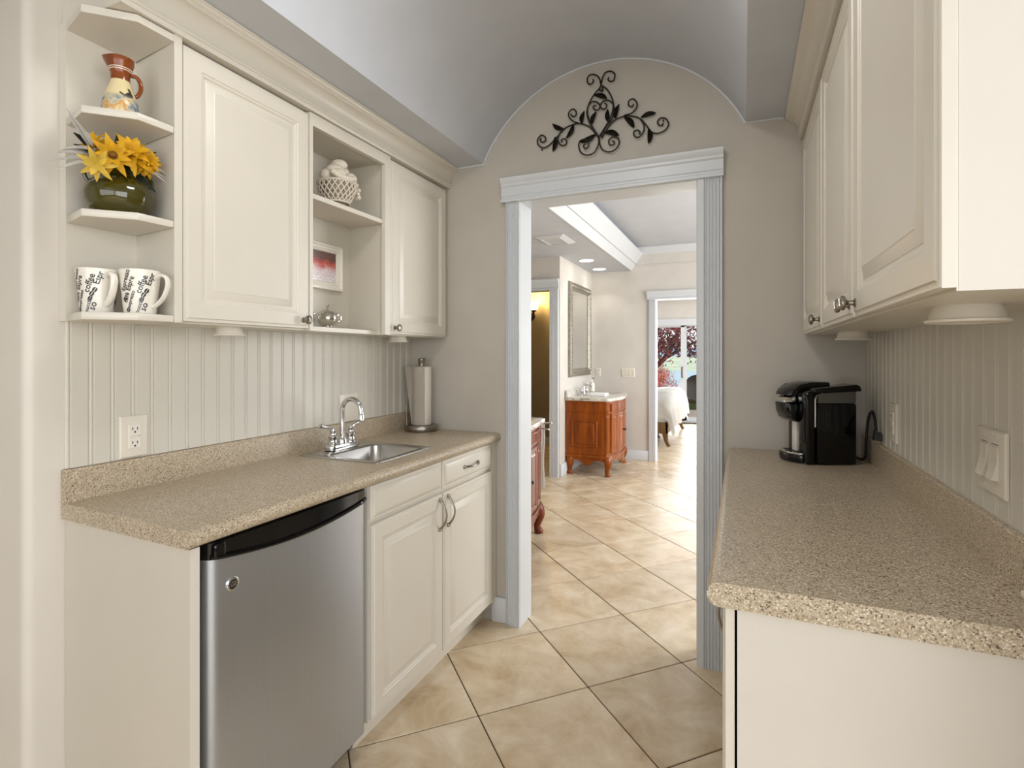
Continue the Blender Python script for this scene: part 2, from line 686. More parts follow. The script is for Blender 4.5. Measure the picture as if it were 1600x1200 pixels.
M['wicker'] = mat('brown_wicker', (54, 37, 18), 0.6, var=0.3, scale=60, bump=0.7, bscale=120)
M['deck'] = mat('pinkish_concrete', (206, 176, 152), 0.8, var=0.06)
M['lake'] = mat('pale_blue_water', (136, 166, 172), 0.35, var=0.08, scale=0.004)
M['field'] = mat('pale_green_hills', (178, 182, 150), 0.9, var=0.18, scale=0.012)
M['far_hill'] = mat('haze_blue_mountain', (142, 164, 180), 0.9, var=0.1, scale=0.006)  # distance haze put into the colour as a blue-grey tint
M['grass'] = mat('garden_grass', (98, 116, 54), 0.9, var=0.2, scale=2)

# ================================================================ the setting
XL, XR, YE = -1.595, 0.43, 2.36
CZ = 2.228

# ---- floor: a grout bed that parents diagonal tiles
fl = MB().box(-3.4, 2.32, -2.92, 10.87, -0.12, -0.003)
floor = struct('floor', fl, M['grout'], smooth=0, loc=(0, 0, -0.003))
HALF = 0.317
tb = MB()
g = 0.0035
tb.prism([(0, -HALF + g), (HALF - g, 0), (0, HALF - g), (-HALF + g, 0)], -0.006, 0.0)
tb.bevel(0.002, 1)
tile_me = None
rest = MB()
for i in range(-9, 10):
    for j in range(-16, 42):
        if (i + j) % 2:
            continue
        x = -0.868 + i * HALF
        y = 2.346 + 0.317 * j - HALF
        if not (-3.0 < x < 1.9 and -2.5 < y < 10.5):
            continue
        if -1.9 < x < 0.95 and 0.3 < y < 10.5:
            if tile_me is None:
                t0 = obj('tile', tb, M['tile'], floor, smooth=0)
                # recentre: mesh is built around the origin of the floor frame
                tile_me = t0.data
                t0.location = (x, y, 0.003)
                tile_me.transform(Matrix.Translation((0, 0, -0.003)))
            else:
                o = link('tile', tile_me)
                o.parent = floor
                o.location = (x, y, 0.003)
        else:
            rest.prism([(x, y - HALF + g), (x + HALF - g, y), (x, y + HALF - g), (x - HALF + g, y)], -0.006, 0.0)
o = obj('outer_tiles', rest, M['tile'], floor, smooth=0)
o['kind'] = 'stuff'

# ---- kitchen walls
w = MB()
poly = [(-2.42, YE), (-2.42, 0.722)]
for k in range(7):
    a = -PI / 2 + (PI / 2) * k / 6
    poly.append((XL - 0.022 + 0.022 * math.cos(a), 0.744 + 0.022 * math.sin(a)))
poly.append((XL, YE))
w.prism(poly, 0, 2.75)
wall_left = struct('wall_left', w, M['white_wall'])

wall_right = struct('wall_right', MB().box(XR, 0.55, 0.75, YE, 0, 2.75), M['wall'])

def beadboards(wall, x, sgn, y0, y1, z0, z1, pitch, m):
    """beaded boards lying on a wall plane; each board a piece of the wall."""
    n = int(round((y1 - y0) / pitch))
    p = (y1 - y0) / n
    prof = [(0, 0.0008), (0.0045, 0.0008)]
    for k in range(7):
        a = PI * k / 6
        prof.append((0.0048 + 0.0027 * math.sin(a), 0.0065 - 0.0045 * math.cos(a)))
    prof += [(0.0046, 0.0116), (0.0075, 0.0138), (0.0075, p - 0.0014), (0.005, p - 0.0003), (0, p - 0.0003)]
    me = None
    L = LOC[wall.name][0]
    for k in range(n):
        if me is None:
            b = MB().prism([(sgn * a, c) for a, c in prof], 0, z1 - z0)
            o = obj('board', b, m, wall, smooth=50)
            o.data.transform(Matrix.Translation(L))
            me = o.data
        else:
            o = link('board', me)
            o.parent = wall
        o.location = Vector((x, y0 + k * p, z0)) - L

beadboards(wall_left, XL, 1, 0.803, YE - 0.002, 0.999, 1.44, 0.0545, M['bead'])
beadboards(wall_right, XR, -1, 0.96, YE - 0.002, 0.93, 1.44, 0.0545, M['bead'])

w = MB()
w.box(-1.75, -0.985, YE, 2.48, 0, 2.75)
w.box(-0.158, 2.2, YE, 2.48, 0, 2.75)
w.box(-0.985, -0.158, YE, 2.48, 2.035, 2.75)
struct('wall_end', w, M['wall'])

# ---- vaulted kitchen ceiling
xc, zc, rr = -0.5785, 1.952, 0.653
prof = [(-1.75, 2.75), (-1.75, CZ), (-1.167, CZ)]
a0 = math.atan2(CZ - zc, -1.167 - xc)
a1 = math.atan2(CZ - zc, 0.01 - xc)
arc = []
for k in range(41):
    a = a0 + (a1 - a0) * k / 40
    arc.append((xc + rr * math.cos(a), zc + rr * math.sin(a)))
prof += arc[1:] + [(0.43, CZ), (0.43, 2.75)]
c = MB()
# strips of quads instead of one concave outline
under = [(XL, CZ), (-1.167, CZ)] + arc[1:] + [(0.43, CZ)]
rows = [[(x, y, z) for x, z in under] for y in (-0.6, YE)]
c.grid(rows)
rows = [[(x, -0.6, z) for x, z in under], [(x, -0.6, 2.75) for x, z in under]]
c.grid(rows)
rows = [[(x, YE, z) for x, z in under], [(x, YE, 2.75) for x, z in under]]
c.grid(rows)
c.grid([[(x, -0.6, 2.75) for x, z in under], [(x, YE, 2.75) for x, z in under]])
struct('ceiling', c, M['ceiling'], smooth=25)
# painted edge bead where vault and soffits meet the end wall
full = [(-1.345, CZ), (-1.167, CZ)] + arc[1:] + [(0.15, CZ)]
b = MB()
inner = []
for k, (x, z) in enumerate(full):
    inner.append((x, z - 0.007) if (k <= 1 or k == len(full) - 1) else (xc + (rr - 0.007) * (x - xc) / rr, zc + (rr - 0.007) * (z - zc) / rr))
b.grid([[(x, YE - 0.006, z) for x, z in full], [(x, YE - 0.006, z) for x, z in inner], [(x, YE, z) for x, z in inner]])
struct('trim_1', b, M['trim'], fix=False)

# ---- the room behind the camera
w = MB()
w.box(-2.42, -2.3, -2.8, 0.72, 0, 2.75)
struct('wall_rear_left', w, M['wall'])
w = MB()
w.box(2.2, 2.32, -2.8, -2.35, 0, 2.75)
w.box(2.2, 2.32, 0.45, 0.87, 0, 2.75)
w.box(2.2, 2.32, -2.35, 0.45, 0, 0.4)
w.box(2.2, 2.32, -2.35, 0.45, 2.4, 2.75)
w.box(0.55, 2.2, 0.75, 0.87, 0, 2.75)
struct('wall_rear_right', w, M['wall'])
w = MB()
w.box(-2.42, 2.32, -2.92, -2.8, 0, 0.45)
w.box(-2.42, 2.32, -2.92, -2.8, 2.5, 2.75)
w.box(-2.42, -1.45, -2.92, -2.8, 0.45, 2.5)
w.box(2.15, 2.32, -2.92, -2.8, 0.45, 2.5)
struct('wall_back', w, M['wall'])
win = MB()
for x in (-1.45, -0.25, 0.95, 2.15):
    win.box(x - 0.03, x + 0.03, -2.9, -2.84, 0.45, 2.5)
win.box(-1.45, 2.15, -2.9, -2.84, 0.45, 0.51)
win.box(-1.45, 2.15, -2.9, -2.84, 2.44, 2.5)
window_1 = struct('window_1', win, M['trim'])
for x in (-0.85, 0.35, 1.55):
    obj('pane', MB().box(x - 0.57, x + 0.57, -2.875, -2.869, 0.5, 2.45), M['glass'], window_1)
w = MB().box(-2.42, 2.32, -2.92, -0.6, 2.75, 2.85)
w.box(-2.42, XL, -0.6, 0.75, 2.75, 2.85)
w.box(XR, 2.32, -0.6, 0.9, 2.75, 2.85)
w.box(XL, XR, -0.6, 2.48, 2.752, 2.85)
struct('ceiling', w, M['ceiling'])
struct('sun_shield', MB().box(-4.0, 3.5, -6.0, -2.93, 2.75, 2.9), M['trim'])  # unseen slab added to keep the sun out of the rear window

# ---- hall walls
w = MB()
w.box(-1.94, -1.82, 2.48, 3.75, 0, 2.7)
w.box(-3.02, -1.94, 3.63, 3.75, 0, 2.7)
w.box(-3.02, -2.9, 3.75, 5.4, 0, 2.7)
struct('wall_hall_left', w, M['hall_wall'])
w = MB()
w.box(-3.4, -2.64, 5.4, 5.52, 0, 2.7)
w.box(-2.64, -1.875, 5.4, 5.52, 2.0, 2.7)
w.box(-1.875, -1.775, 5.4, 7.42, 0, 2.7)
struct('wall_hall_mirror_side', w, M['hall_wall'])
w = MB()
w.box(-1.775, -0.985, 6.68, 6.8, 0, 2.7)
w.box(-0.985, -0.085, 6.68, 6.8, 1.985, 2.7)
w.box(-0.085, 2.2, 6.68, 6.8, 0, 2.7)
struct('wall_hall_far', w, M['hall_wall'])
w = MB()
w.box(2.1, 2.2, 2.48, 3.25, 0, 2.7)
w.box(2.1, 2.2, 5.95, 6.68, 0, 2.7)
w.box(2.1, 2.2, 3.25, 5.95, 0, 0.5)
w.box(2.1, 2.2, 3.25, 5.95, 2.4, 2.7)
struct('wall_hall_right', w, M['hall_wall'])
win = MB()
for y in (3.28, 4.6, 5.92):
    win.box(2.13, 2.18, y - 0.03, y + 0.03, 0.5, 2.4)
win.box(2.13, 2.18, 3.25, 5.95, 0.5, 0.56)
win.box(2.13, 2.18, 3.25, 5.95, 2.34, 2.4)
window_2 = struct('window_2', win, M['trim'])
for y in (3.94, 5.26):
    obj('pane', MB().box(2.152, 2.158, y - 0.63, y + 0.63, 0.56, 2.34), M['glass'], window_2)

win = MB()
for y in (-2.32, -0.95, 0.42):
    win.box(2.23, 2.28, y - 0.03, y + 0.03, 0.4, 2.4)
win.box(2.23, 2.28, -2.35, 0.45, 0.4, 0.46)
win.box(2.23, 2.28, -2.35, 0.45, 2.34, 2.4)
window_3 = struct('window_3', win, M['trim'])
for y in (-1.635, -0.265):
    obj('pane', MB().box(2.252, 2.258, y - 0.655, y + 0.655, 0.46, 2.34), M['glass'], window_3)

# hall ceiling: dropped soffit on the left, tray on the right
w = MB()
w.box(-3.02, -1.27, 2.48, 6.68, 2.34, 2.7)
w.box(-3.4, -1.875, 5.52, 7.3, 2.34, 2.4)
struct('ceiling', w, M['ceiling'])
struct('ceiling', MB().box(-1.27, 2.2, 2.48, 6.68, 2.615, 2.7), M['ceiling'])
def ypr(name, prof, y0, y1, m):
    return struct(name, MB().prism(prof, y0, y1, 'y'), m, smooth=0)
ypr('trim_2', [(-1.272, 2.335), (-1.262, 2.335), (-1.214, 2.405), (-1.214, 2.412), (-1.272, 2.412)], 2.5, 6.678, M['trim'])
ypr('trim_3', [(-1.272, 2.417), (-1.211, 2.417), (-1.128, 2.528), (-1.128, 2.545), (-1.272, 2.545)], 2.5, 6.678, M['trim'])
struct('trim_4', MB().prism([(6.68, 2.525), (6.665, 2.525), (6.615, 2.6), (6.615, 2.613), (6.68, 2.613)], -1.268, 2.1, 'x'), M['trim'], smooth=0)
struct('trim_5', MB().box(-1.2, 2.1, 6.672, 6.68, 2.385, 2.40), M['hall_wall'], smooth=0)

# ---- powder room beyond the left doorway
w = MB()
w.box(-3.4, -1.875, 7.3, 7.42, 0, 2.7)
w.box(-3.4, -3.3, 5.52, 7.3, 0, 2.7)
struct('wall_powder_room', w, M['dark_wall'])
struct('baseboard_powder_room', MB().box(-3.3, -1.88, 7.285, 7.3, 0, 0.11), M['trim'])

# ---- bedroom
w = MB()
w.box(-3.5, -3.4, 7.42, 10.87, 0, 2.6)
w.box(2.1, 2.2, 6.8, 7.45, 0, 2.6)
w.box(2.1, 2.2, 9.95, 10.87, 0, 2.6)
w.box(2.1, 2.2, 7.45, 9.95, 0, 0.45)
w.box(2.1, 2.2, 7.45, 9.95, 2.3, 2.6)
struct('wall_bedroom_side', w, M['hall_wall'])
w = MB()
w.box(-3.5, -2.75, 10.75, 10.87, 0, 2.6)
w.box(0.75, 2.2, 10.75, 10.87, 0, 2.6)
w.box(-2.75, 0.75, 10.75, 10.87, 1.93, 2.6)
struct('wall_bedroom_far', w, M['hall_wall'])
struct('ceiling', MB().box(-3.5, 2.2, 6.8, 10.87, 2.36, 2.46), M['ceiling'])

win = MB()
for y in (7.48, 8.7, 9.92):
    win.box(2.13, 2.18, y - 0.03, y + 0.03, 0.45, 2.3)
win.box(2.13, 2.18, 7.45, 9.95, 0.45, 0.51)
win.box(2.13, 2.18, 7.45, 9.95, 2.24, 2.3)
added_window = struct('added_window', win, M['trim'])  # unseen window, added to go with the bedroom side fill
for y in (8.09, 9.31):
    obj('pane', MB().box(2.152, 2.158, y - 0.58, y + 0.58, 0.51, 2.24), M['glass'], added_window)

# ---- door casings (reeded) and heads
def reed_casing(x0, x1, yf, yb, z0, z1, edge_l=0.008, edge_r=0.008, n=5, dirn=-1):
    """vertical reeded board; face at yf looking to -Y."""
    pts = [(x0, yb), (x0, yf + 0.004), (x0 + 0.003, yf), (x0 + edge_l, yf)]
    p = (x1 - x0 - edge_l - edge_r) / n
    for k in range(n):
        xa = x0 + edge_l + k * p
        for q in range(5):
            t = q / 4
            pts.append((xa + 0.0012 + (p - 0.0024) * t, yf + 0.0065 - 0.0075 * math.sin(PI * t)))
        pts.append((xa + p, yf + 0.0065))
    pts += [(x1 - edge_r, yf), (x1 - 0.003, yf), (x1, yf + 0.004), (x1, yb)]
    b = MB()
    rows = [[(x, y, z) for x, y in pts] for z in (z0, z1)]
    b.grid(rows)
    b.poly([(x, y, z0) for x, y in pts])
    b.poly([(x, y, z1) for x, y in reversed(pts)])
    return b

def head_casing(x0, x1, yf, yb, z0, z1):
    h = z1 - z0
    prof = [(yb, z0), (yf - 0.006, z0), (yf - 0.006, z0 + 0.012), (yf + 0.006, z0 + 0.018), (yf + 0.006, z0 + 0.026), (yf + 0.002, z0 + 0.03),
            (yf + 0.002, z1 - 0.042), (yf - 0.004, z1 - 0.036), (yf - 0.004, z1 - 0.026), (yf - 0.016, z1 - 0.012), (yf - 0.018, z1), (yb, z1)]
    return MB().prism(prof, x0, x1, 'x')

def doorway(name, x0, x1, ztop, yf, depth, cl, cr, m, head, el=0.008, er=0.008, left=True, right=True):
    d = thing(name, None, None, ((x0 + x1) / 2, yf, 0))
    d['kind'] = 'structure'
    j = MB()
    j.box(x0 - 0.018, x0, yf + 0.006, yf + depth, 0, ztop)
    j.box(x1, x1 + 0.018, yf + 0.006, yf + depth, 0, ztop)
    j.box(x0 - 0.018, x1 + 0.018, yf + 0.006, yf + depth, ztop, ztop + 0.018)
    obj('jamb', j, m, d)
    if left:
        obj('casing', reed_casing(x0 - cl, x0 - 0.001, yf, yf + 0.025, 0, ztop + 0.003, er=er) if False else reed_casing(x0 - cl, x0 - 0.001, yf, yf + 0.025, 0, ztop + 0.003, 0.006, er), m, d)
    if right:
        obj('casing', reed_casing(x1 + 0.001, x1 + cr, yf, yf + 0.025, 0, ztop + 0.003, el, 0.008), m, d)
    obj('head_casing', head_casing(x0 - cl - 0.02, x1 + cr + 0.004, yf - 0.006, yf + 0.025, ztop + 0.003, ztop + head), m, d)
    return d

doorway('door_1', -0.966, -0.175, 2.015, 2.335, 0.15, 0.074, 0.101, M['trim'], 0.115, 0.028, 0.006)
doorway('door_2', -0.967, -0.103, 1.967, 6.655, 0.15, 0.085, 0.085, M['trim'], 0.1, 0.015, 0.015)
doorway('door_3', -2.622, -1.885, 1.982, 5.375, 0.15, 0.09, 0.1, M['trim'], 0.115, 0.02, 0.02)

# ---- sliding glass door of the bedroom
d4 = thing('door_4', None, None, (-0.9, 10.75, 0))
d4['kind'] = 'structure'
f = MB()
f.box(-2.75, 0.75, 10.72, 10.87, 1.862, 1.99)
f.box(-2.75, -2.68, 10.74, 10.87, 0, 1.9)
f.box(0.68, 0.75, 10.74, 10.87, 0, 1.9)
f.box(-2.75, 0.75, 10.74, 10.87, 0.0, 0.03)
obj('frame', f, M['trim'], d4)
def sash(x0, x1, y0, zt):
    s = MB()
    s.box(x0, x0 + 0.06, y0, y0 + 0.04, 0.03, zt)
    s.box(x1 - 0.06, x1, y0, y0 + 0.04, 0.03, zt)
    s.box(x0, x1, y0, y0 + 0.04, 0.03, 0.1)
    s.box(x0, x1, y0, y0 + 0.04, zt - 0.05, zt)
    o = obj('sash', s, M['trim'], d4)
    obj('pane', MB().box(x0 + 0.05, x1 - 0.05, y0 + 0.016, y0 + 0.022, 0.09, zt - 0.04), M['glass'], o)
    return o
s1 = sash(-2.68, -1.03, 10.76, 1.88)
sash(-1.05, 0.68, 10.81, 1.9)
h = MB().tube(smooth_path([(-1.06, 10.755, 0.86), (-1.065, 10.71, 0.88), (-1.065, 10.70, 0.96), (-1.065, 10.71, 1.04), (-1.06, 10.755, 1.06)], 4), 0.011)
obj('handle', h, M['iron'], s1)

# ---- baseboards
def baseboard(name, x0, x1, y0, y1, axis, hgt=0.12):
    b = MB().box(x0, x1, y0, y1, 0, hgt)
    b.bevel(0.006, 2)
    return struct(name, b, M['trim'])
baseboard('baseboard_end_left', -1.12, -1.041, 2.342, 2.36, 'x')
baseboard('baseboard_end_right', -0.072, 0.06, 2.342, 2.36, 'x')
baseboard('baseboard_hall_far', -1.775, -1.054, 6.662, 6.68, 'x')
baseboard('baseboard_hall_mirror', -1.775, -1.757, 5.4, 6.66, 'y', 0.13)
baseboard('baseboard_hall_left', -1.82, -1.80, 2.48, 3.75, 'y')
baseboard('baseboard_alcove', -2.9, -2.885, 3.75, 5.37, 'y')

# ================================================================ cabinet doors
DOOR = [(0, -0.019), (0, -0.005), (0.0015, -0.0035), (0.009, -0.0032), (0.011, 0.0), (0.050, 0.0), (0.053, -0.003), (0.058, -0.0035), (0.062, -0.008),
        (0.068, -0.008), (0.071, -0.0065), (0.088, -0.0015), (0.091, 0.0)]
DRAWER = [(0, -0.019), (0, -0.010), (0.002, -0.008), (0.011, -0.0075), (0.013, -0.006), (0.024, -0.001), (0.028, 0.0)]

def xface(x, s):
    return lambda u, v, h: (x + s * h, u, v)

def yface(y, s):
    return lambda u, v, h: (u, y + s * h, v)

def knob(parent, base, d, m=None, r=0.0155):
    k = MB().lathe_dir([(0.009, 0), (0.009, 0.002), (0.0055, 0.004), (0.0045, 0.012), (0.008, 0.016), (r * 0.93, 0.019), (r, 0.0225), (r * 0.95, 0.026), (r * 0.75, 0.0275), (r * 0.70, 0.0268), (r * 0.35, 0.0285)], base, d, 20)
    # raised diagonal bar across the face
    dv = Vector(d).normalized()
    c = Vector(base) + dv * 0.0275
    s = dv.cross(Vector((0, 0, 1))) * 0.55 + Vector((0, 0, 0.8))
    s.normalize()
    k.tube([c - s * r * 0.62, c + s * r * 0.62], 0.0026, 6)
    return obj('knob', k, M['nickel'], parent)

# ================================================================ upper cabinets, left wall
FX = -1.365            # face of doors and frames
ZB, ZT = 1.376, 2.128
BX = XB = XL + 0.001
XB2 = XL + 0.002
XS, XS2 = XL + 0.022, XL + 0.018
XK, XK2 = XL + 0.030, XL + 0.014

# corner shelf unit with clipped shelves
t = thing('corner_shelf', 'open cream corner shelf unit with clipped corners at the left end of the wall cabinets', 'shelf', (-1.5, 0.88, ZB))
side = MB().prism([(XB, 0.968), (FX, 0.936), (FX, 0.958), (XB, 0.990)], ZB, ZT + 0.003)
obj('side_panel', side, M['cab'], t)
obj('back_panel', MB().box(XB, XK, 0.793, 0.985, ZB, ZT), M['cab'], t)
def shelf_poly(ins=0.0):
    return [(XK, 0.795), (-1.448, 0.765), (-1.366, 0.845), (FX, 0.9355), (XK, 0.9595)]
for z0 in (ZB, 1.623, 1.870):
    b = MB().prism(shelf_poly(), z0, z0 + 0.018)
    b.bevel(0.0015, 1)
    obj('shelf', b, M['cab'], t)
obj('top_panel', MB().prism(shelf_poly(), 2.11, ZT), M['cab'], t)

# cabinet with the large door
def carcass(y0, y1, x0, x1, z0, z1, th=0.017):
    """box open towards nothing: plain closed carcass."""
    return MB().box(x0, x1, y0, y1, z0, z1)

t = thing('wall_cabinet', 'cream wall cabinet with one wide raised-panel door beside the corner shelves', 'cabinet', (-1.5, 1.19, ZB))
obj('carcass', carcass(0.991, 1.4135, BX, FX - 0.021, ZB, ZT), M['cab'], t)
obj('face_frame', MB().box(FX - 0.0205, FX - 0.0195, 0.959, 1.4135, ZB, ZT), M['cab'], t)
d = obj('door', MB().rings(xface(FX, 1), 0.963, 1.412, 1.381, 2.119, DOOR), M['cab'], t, smooth=25)
knob(d, (FX, 1.385, 1.409), (1, 0, 0))

# open cabinet in the middle
t = thing('open_cabinet', 'cream open wall cabinet with two shelves between the two left-hand doors', 'cabinet', (-1.5, 1.63, ZB))
obj('back_panel', MB().box(BX, BX + 0.031, 1.4145, 1.8735, ZB, ZT), M['cab_in'], t)
obj('side_panel', MB().box(BX + 0.0315, FX - 0.019, 1.4145, 1.43, ZB, ZT), M['cab_in'], t)
obj('side_panel', MB().box(BX + 0.0315, FX - 0.019, 1.848, 1.8735, ZB, ZT), M['cab_in'], t)
obj('top_panel', MB().box(BX + 0.0315, FX - 0.019, 1.43, 1.848, 2.095, ZT), M['cab_in'], t)
obj('shelf', MB().box(BX + 0.0315, FX - 0.012, 1.4305, 1.8475, 1.838, 1.856).bevel(0.0015, 1), M['cab'], t)
obj('bottom_shelf', MB().box(BX + 0.0315, -1.415, 1.4305, 1.8475, ZB, ZB + 0.018).bevel(0.0015, 1), M['cab'], t)
f = MB()
f.box(FX - 0.0185, FX, 1.4145, 1.4285, ZB, ZT)
f.box(FX - 0.0185, FX, 1.836, 1.8735, ZB, ZT)
f.box(FX - 0.0185, FX, 1.4285, 1.836, 2.085, ZT)
obj('face_frame', f, M['cab'], t)

# narrow cabinet against the end wall
t = thing('wall_cabinet', 'cream wall cabinet with one narrow raised-panel door tight against the end wall', 'cabinet', (-1.5, 2.11, ZB))
obj('carcass', carcass(1.8745, 2.356, BX, FX - 0.0205, ZB, ZT), M['cab'], t)
d = obj('door', MB().rings(xface(FX, 1), 1.879, 2.338, 1.381, 2.119, DOOR), M['cab'], t, smooth=25)
knob(d, (FX, 1.905, 1.407), (1, 0, 0))

# crown mouldings along both runs
def crown(name, x_wall, xf, s, y0, y1, z0, z1, label):
    """profile from the cabinet face outwards by s (+1 to +X)."""
    P = [(0.0, z0), (0.009, z0), (0.011, z0 + 0.004), (0.011, z0 + 0.012), (0.015, z0 + 0.014), (0.016, z0 + 0.020), (0.012, z0 + 0.024)]
    for k in range(8):
        a = k / 7
        P.append((0.012 + 0.034 * (1 - math.cos(a * PI / 2)), z0 + 0.028 + (z1 - z0 - 0.05) * math.sin(a * PI / 2)))
    P += [(0.048, z1 - 0.020), (0.048, z1 - 0.015), (0.053, z1 - 0.013), (0.056, z1 - 0.007), (0.060, z1 - 0.006), (0.060, z1)]
    poly = [(xf + s * a, z) for a, z in P]
    poly += [(x_wall, z1), (x_wall, z0)]
    o = obj(name, MB().prism(poly, y0, y1, 'y'), M['cab'], smooth=25)
    tag(o, label, 'moulding')
    return o
crown('crown_moulding', BX, FX, 1, 0.80, 2.358, 2.131, 2.2265, 'cream crown moulding along the top of the left wall cabinets')

# ================================================================ upper cabinets, right wall
RX = 0.213
RB, RT = 1.366, 2.128
t = thing('wall_cabinet', 'cream wall cabinet with a pair of raised-panel doors nearest the right edge', 'cabinet', (0.32, 1.26, RB))
c = MB().box(RX + 0.022, XR - 0.001, 0.795, 1.8045, RB, RT)
obj('carcass', c, M['cab'], t)
obj('end_panel', MB().box(RX + 0.0215, XR - 0.001, 0.789, 0.7945, RB, RT), M['white_wall'], t)
obj('face_frame', MB().box(RX + 0.0195, RX + 0.0213, 0.789, 1.8045, RB, RT), M['cab'], t)
d = obj('door', MB().rings(xface(RX, -1), 0.787, 1.318, RB + 0.004, 2.119, DOOR), M['cab'], t, smooth=25)
knob(d, (RX, 1.288, 1.398), (-1, 0, 0))
d = obj('door', MB().rings(xface(RX, -1), 1.323, 1.801, RB + 0.004, 2.119, DOOR), M['cab'], t, smooth=25)
knob(d, (RX, 1.353, 1.398), (-1, 0, 0))
t = thing('wall_cabinet', 'cream wall cabinet with a single door above the coffee maker', 'cabinet', (0.32, 2.05, RB))
obj('carcass', MB().box(RX + 0.0205, XR - 0.001, 1.8055, 2.358, RB, RT), M['cab'], t)
d = obj('door', MB().rings(xface(RX, -1), 1.809, 2.345, RB + 0.004, 2.119, DOOR), M['cab'], t, smooth=25)
knob(d, (RX, 1.842, 1.398), (-1, 0, 0))
crown('crown_moulding', XR - 0.001, RX, -1, 0.74, 2.358, 2.131, 2.2265, 'cream crown moulding along the top of the right wall cabinets')

# puck lamps under the cabinets
def puck(x, y, z, label, r=0.053):
    t = thing('puck_light', label, 'lamp', (x, y, z - 0.026), group='round puck lamps under the wall cabinets')
    obj('housing', MB().lathe([(r * 0.80, 0.026), (r * 0.83, 0.022), (r * 0.90, 0.007), (r * 0.93, 0.005), (r, 0.004), (r * 1.005, 0.001), (r * 0.97, 0.0), (r * 0.86, 0.0), (r * 0.85, 0.003)], (x, y, z - 0.026), 32), M['white_plastic'], t)
    obj('lens', MB().lathe([(r * 0.84, 0.001), (r * 0.84, 0.004)], (x, y, z - 0.026), 32), M['paper'], t)
    return t
puck(-1.47, 1.185, ZB, 'white puck lamp under the wide-door cabinet on the left', 0.045)
puck(-1.47, 2.075, ZB, 'white puck lamp under the narrow cabinet on the left', 0.045)
puck(0.318, 1.035, RB, 'large-looking white puck lamp under the near right cabinet')
puck(0.335, 2.06, RB, 'white puck lamp under the right cabinet above the coffee maker')

# ================================================================ base units, left
t = thing('end_panel', 'cream side panel closing the left end of the counter beside the mini fridge', 'panel', (-1.36, 0.81, 0))
obj('panel', MB().prism([(XB2, 0.806), (-1.088, 0.779), (-1.088, 0.802), (XB2, 0.829)], 0, 0.8725), M['cab_in'], t)
obj('front_edge', MB().box(-1.0875, -1.086, 0.779, 0.8015, 0, 0.8725), M['white_wall'], t)

# mini fridge
FF = -1.105
fy0, fy1 = 0.832, 1.396
t = thing('mini_fridge', 'stainless steel mini fridge with a black handle band under the left counter', 'fridge', (-1.35, 1.115, 0))
obj('cabinet', MB().box(-1.57, FF - 0.055, fy0 + 0.002, fy1 - 0.002, 0.02, 0.862).bevel(0.006, 2), M['black_matte'], t)
for y in (fy0 + 0.05, fy1 - 0.05):
    for x in (-1.55, FF - 0.1):
        obj('foot', MB().lathe([(0.018, 0), (0.018, 0.02)], (x, y, 0), 12), M['black_matte'], t)
obj('kick_plate', MB().box(FF - 0.075, FF - 0.056, fy0 + 0.01, fy1 - 0.01, 0.025, 0.085), M['black_matte'], t)
# door skin: gently bowed front with rounded vertical edges, cut along a sagging arc at the top
def door_x(s):
    """front x along the width, s 0..1"""
    w = fy1 - fy0
    d_ = min(s, 1 - s) * w
    r = 0.03
    e = 0.0
    if d_ < r:
        e = r - math.sqrt(max(0.0, r * r - (r - d_) ** 2))
    return FF + 0.006 * math.sin(PI * s) - e
def cut_z(s):
    return 0.826 - 0.026 * math.sin(PI * min(1, max(0, s))) ** 0.9
S = [0, 0.004, 0.012, 0.024, 0.038, 0.054] + [0.054 + (1 - 0.108) * k / 22 for k in range(1, 22)] + [1 - 0.054, 1 - 0.038, 1 - 0.024, 1 - 0.012, 1 - 0.004, 1]
def skin(zlo, zhi, push=0.0):
    front_lo, front_hi, back_lo, back_hi = [], [], [], []
    for s in S:
        y = fy0 + (fy1 - fy0) * s
        front_lo.append((door_x(s) + push, y, zlo(s)))
        front_hi.append((door_x(s) + push, y, zhi(s)))
        back_lo.append((FF - 0.052, y, zlo(s)))
        back_hi.append((FF - 0.052, y, zhi(s)))
    b = MB()
    b.grid([front_lo, front_hi, back_hi, back_lo, front_lo])
    for k in (0, -1):
        b.poly([front_lo[k], front_hi[k], back_hi[k], back_lo[k]])
    bmesh.ops.remove_doubles(b.bm, verts=b.bm.verts[:], dist=1e-5)
    return b
obj('door', skin(lambda s: 0.09, lambda s: cut_z(s)), M['steel'], t, smooth=50)
hb = obj('handle_band', skin(lambda s: cut_z(s) + 0.0005, lambda s: 0.862, 0.001), M['black_gloss'], t, smooth=50)
# recessed scoop look: raised arc lip along the lower edge and a raised rounded block at the left
lip = MB()
pts = []
for k in range(31):
    s = 0.02 + 0.96 * k / 30
    pts.append((door_x(s) + 0.003, fy0 + (fy1 - fy0) * s, cut_z(s) + 0.007))
lip.tube(pts, 0.0065, 8)
obj('grip_lip', lip, M['black_gloss'], t)
obj('grip_block', MB().box(FF - 0.02, FF + 0.008, fy0 + 0.014, fy0 + 0.046, cut_z(0.05) + 0.002, 0.8615).bevel(0.007, 3), M['black_gloss'], t)
# badge with monogram
bx, by, bz = door_x(0.115), fy0 + 0.115 * (fy1 - fy0), 0.752
bd = MB().lathe_dir([(0.0165, -0.002), (0.0165, 0.002), (0.0145, 0.0036), (0.0115, 0.0036), (0.0108, 0.002)], (bx, by, bz), (1, 0, 0), 28)
badge = obj('badge', bd, M['chrome'], t)
obj('badge_field', MB().lathe_dir([(0.0108, 0.0), (0.0108, 0.0028)], (bx, by, bz), (1, 0, 0), 24), M['slot'], badge)

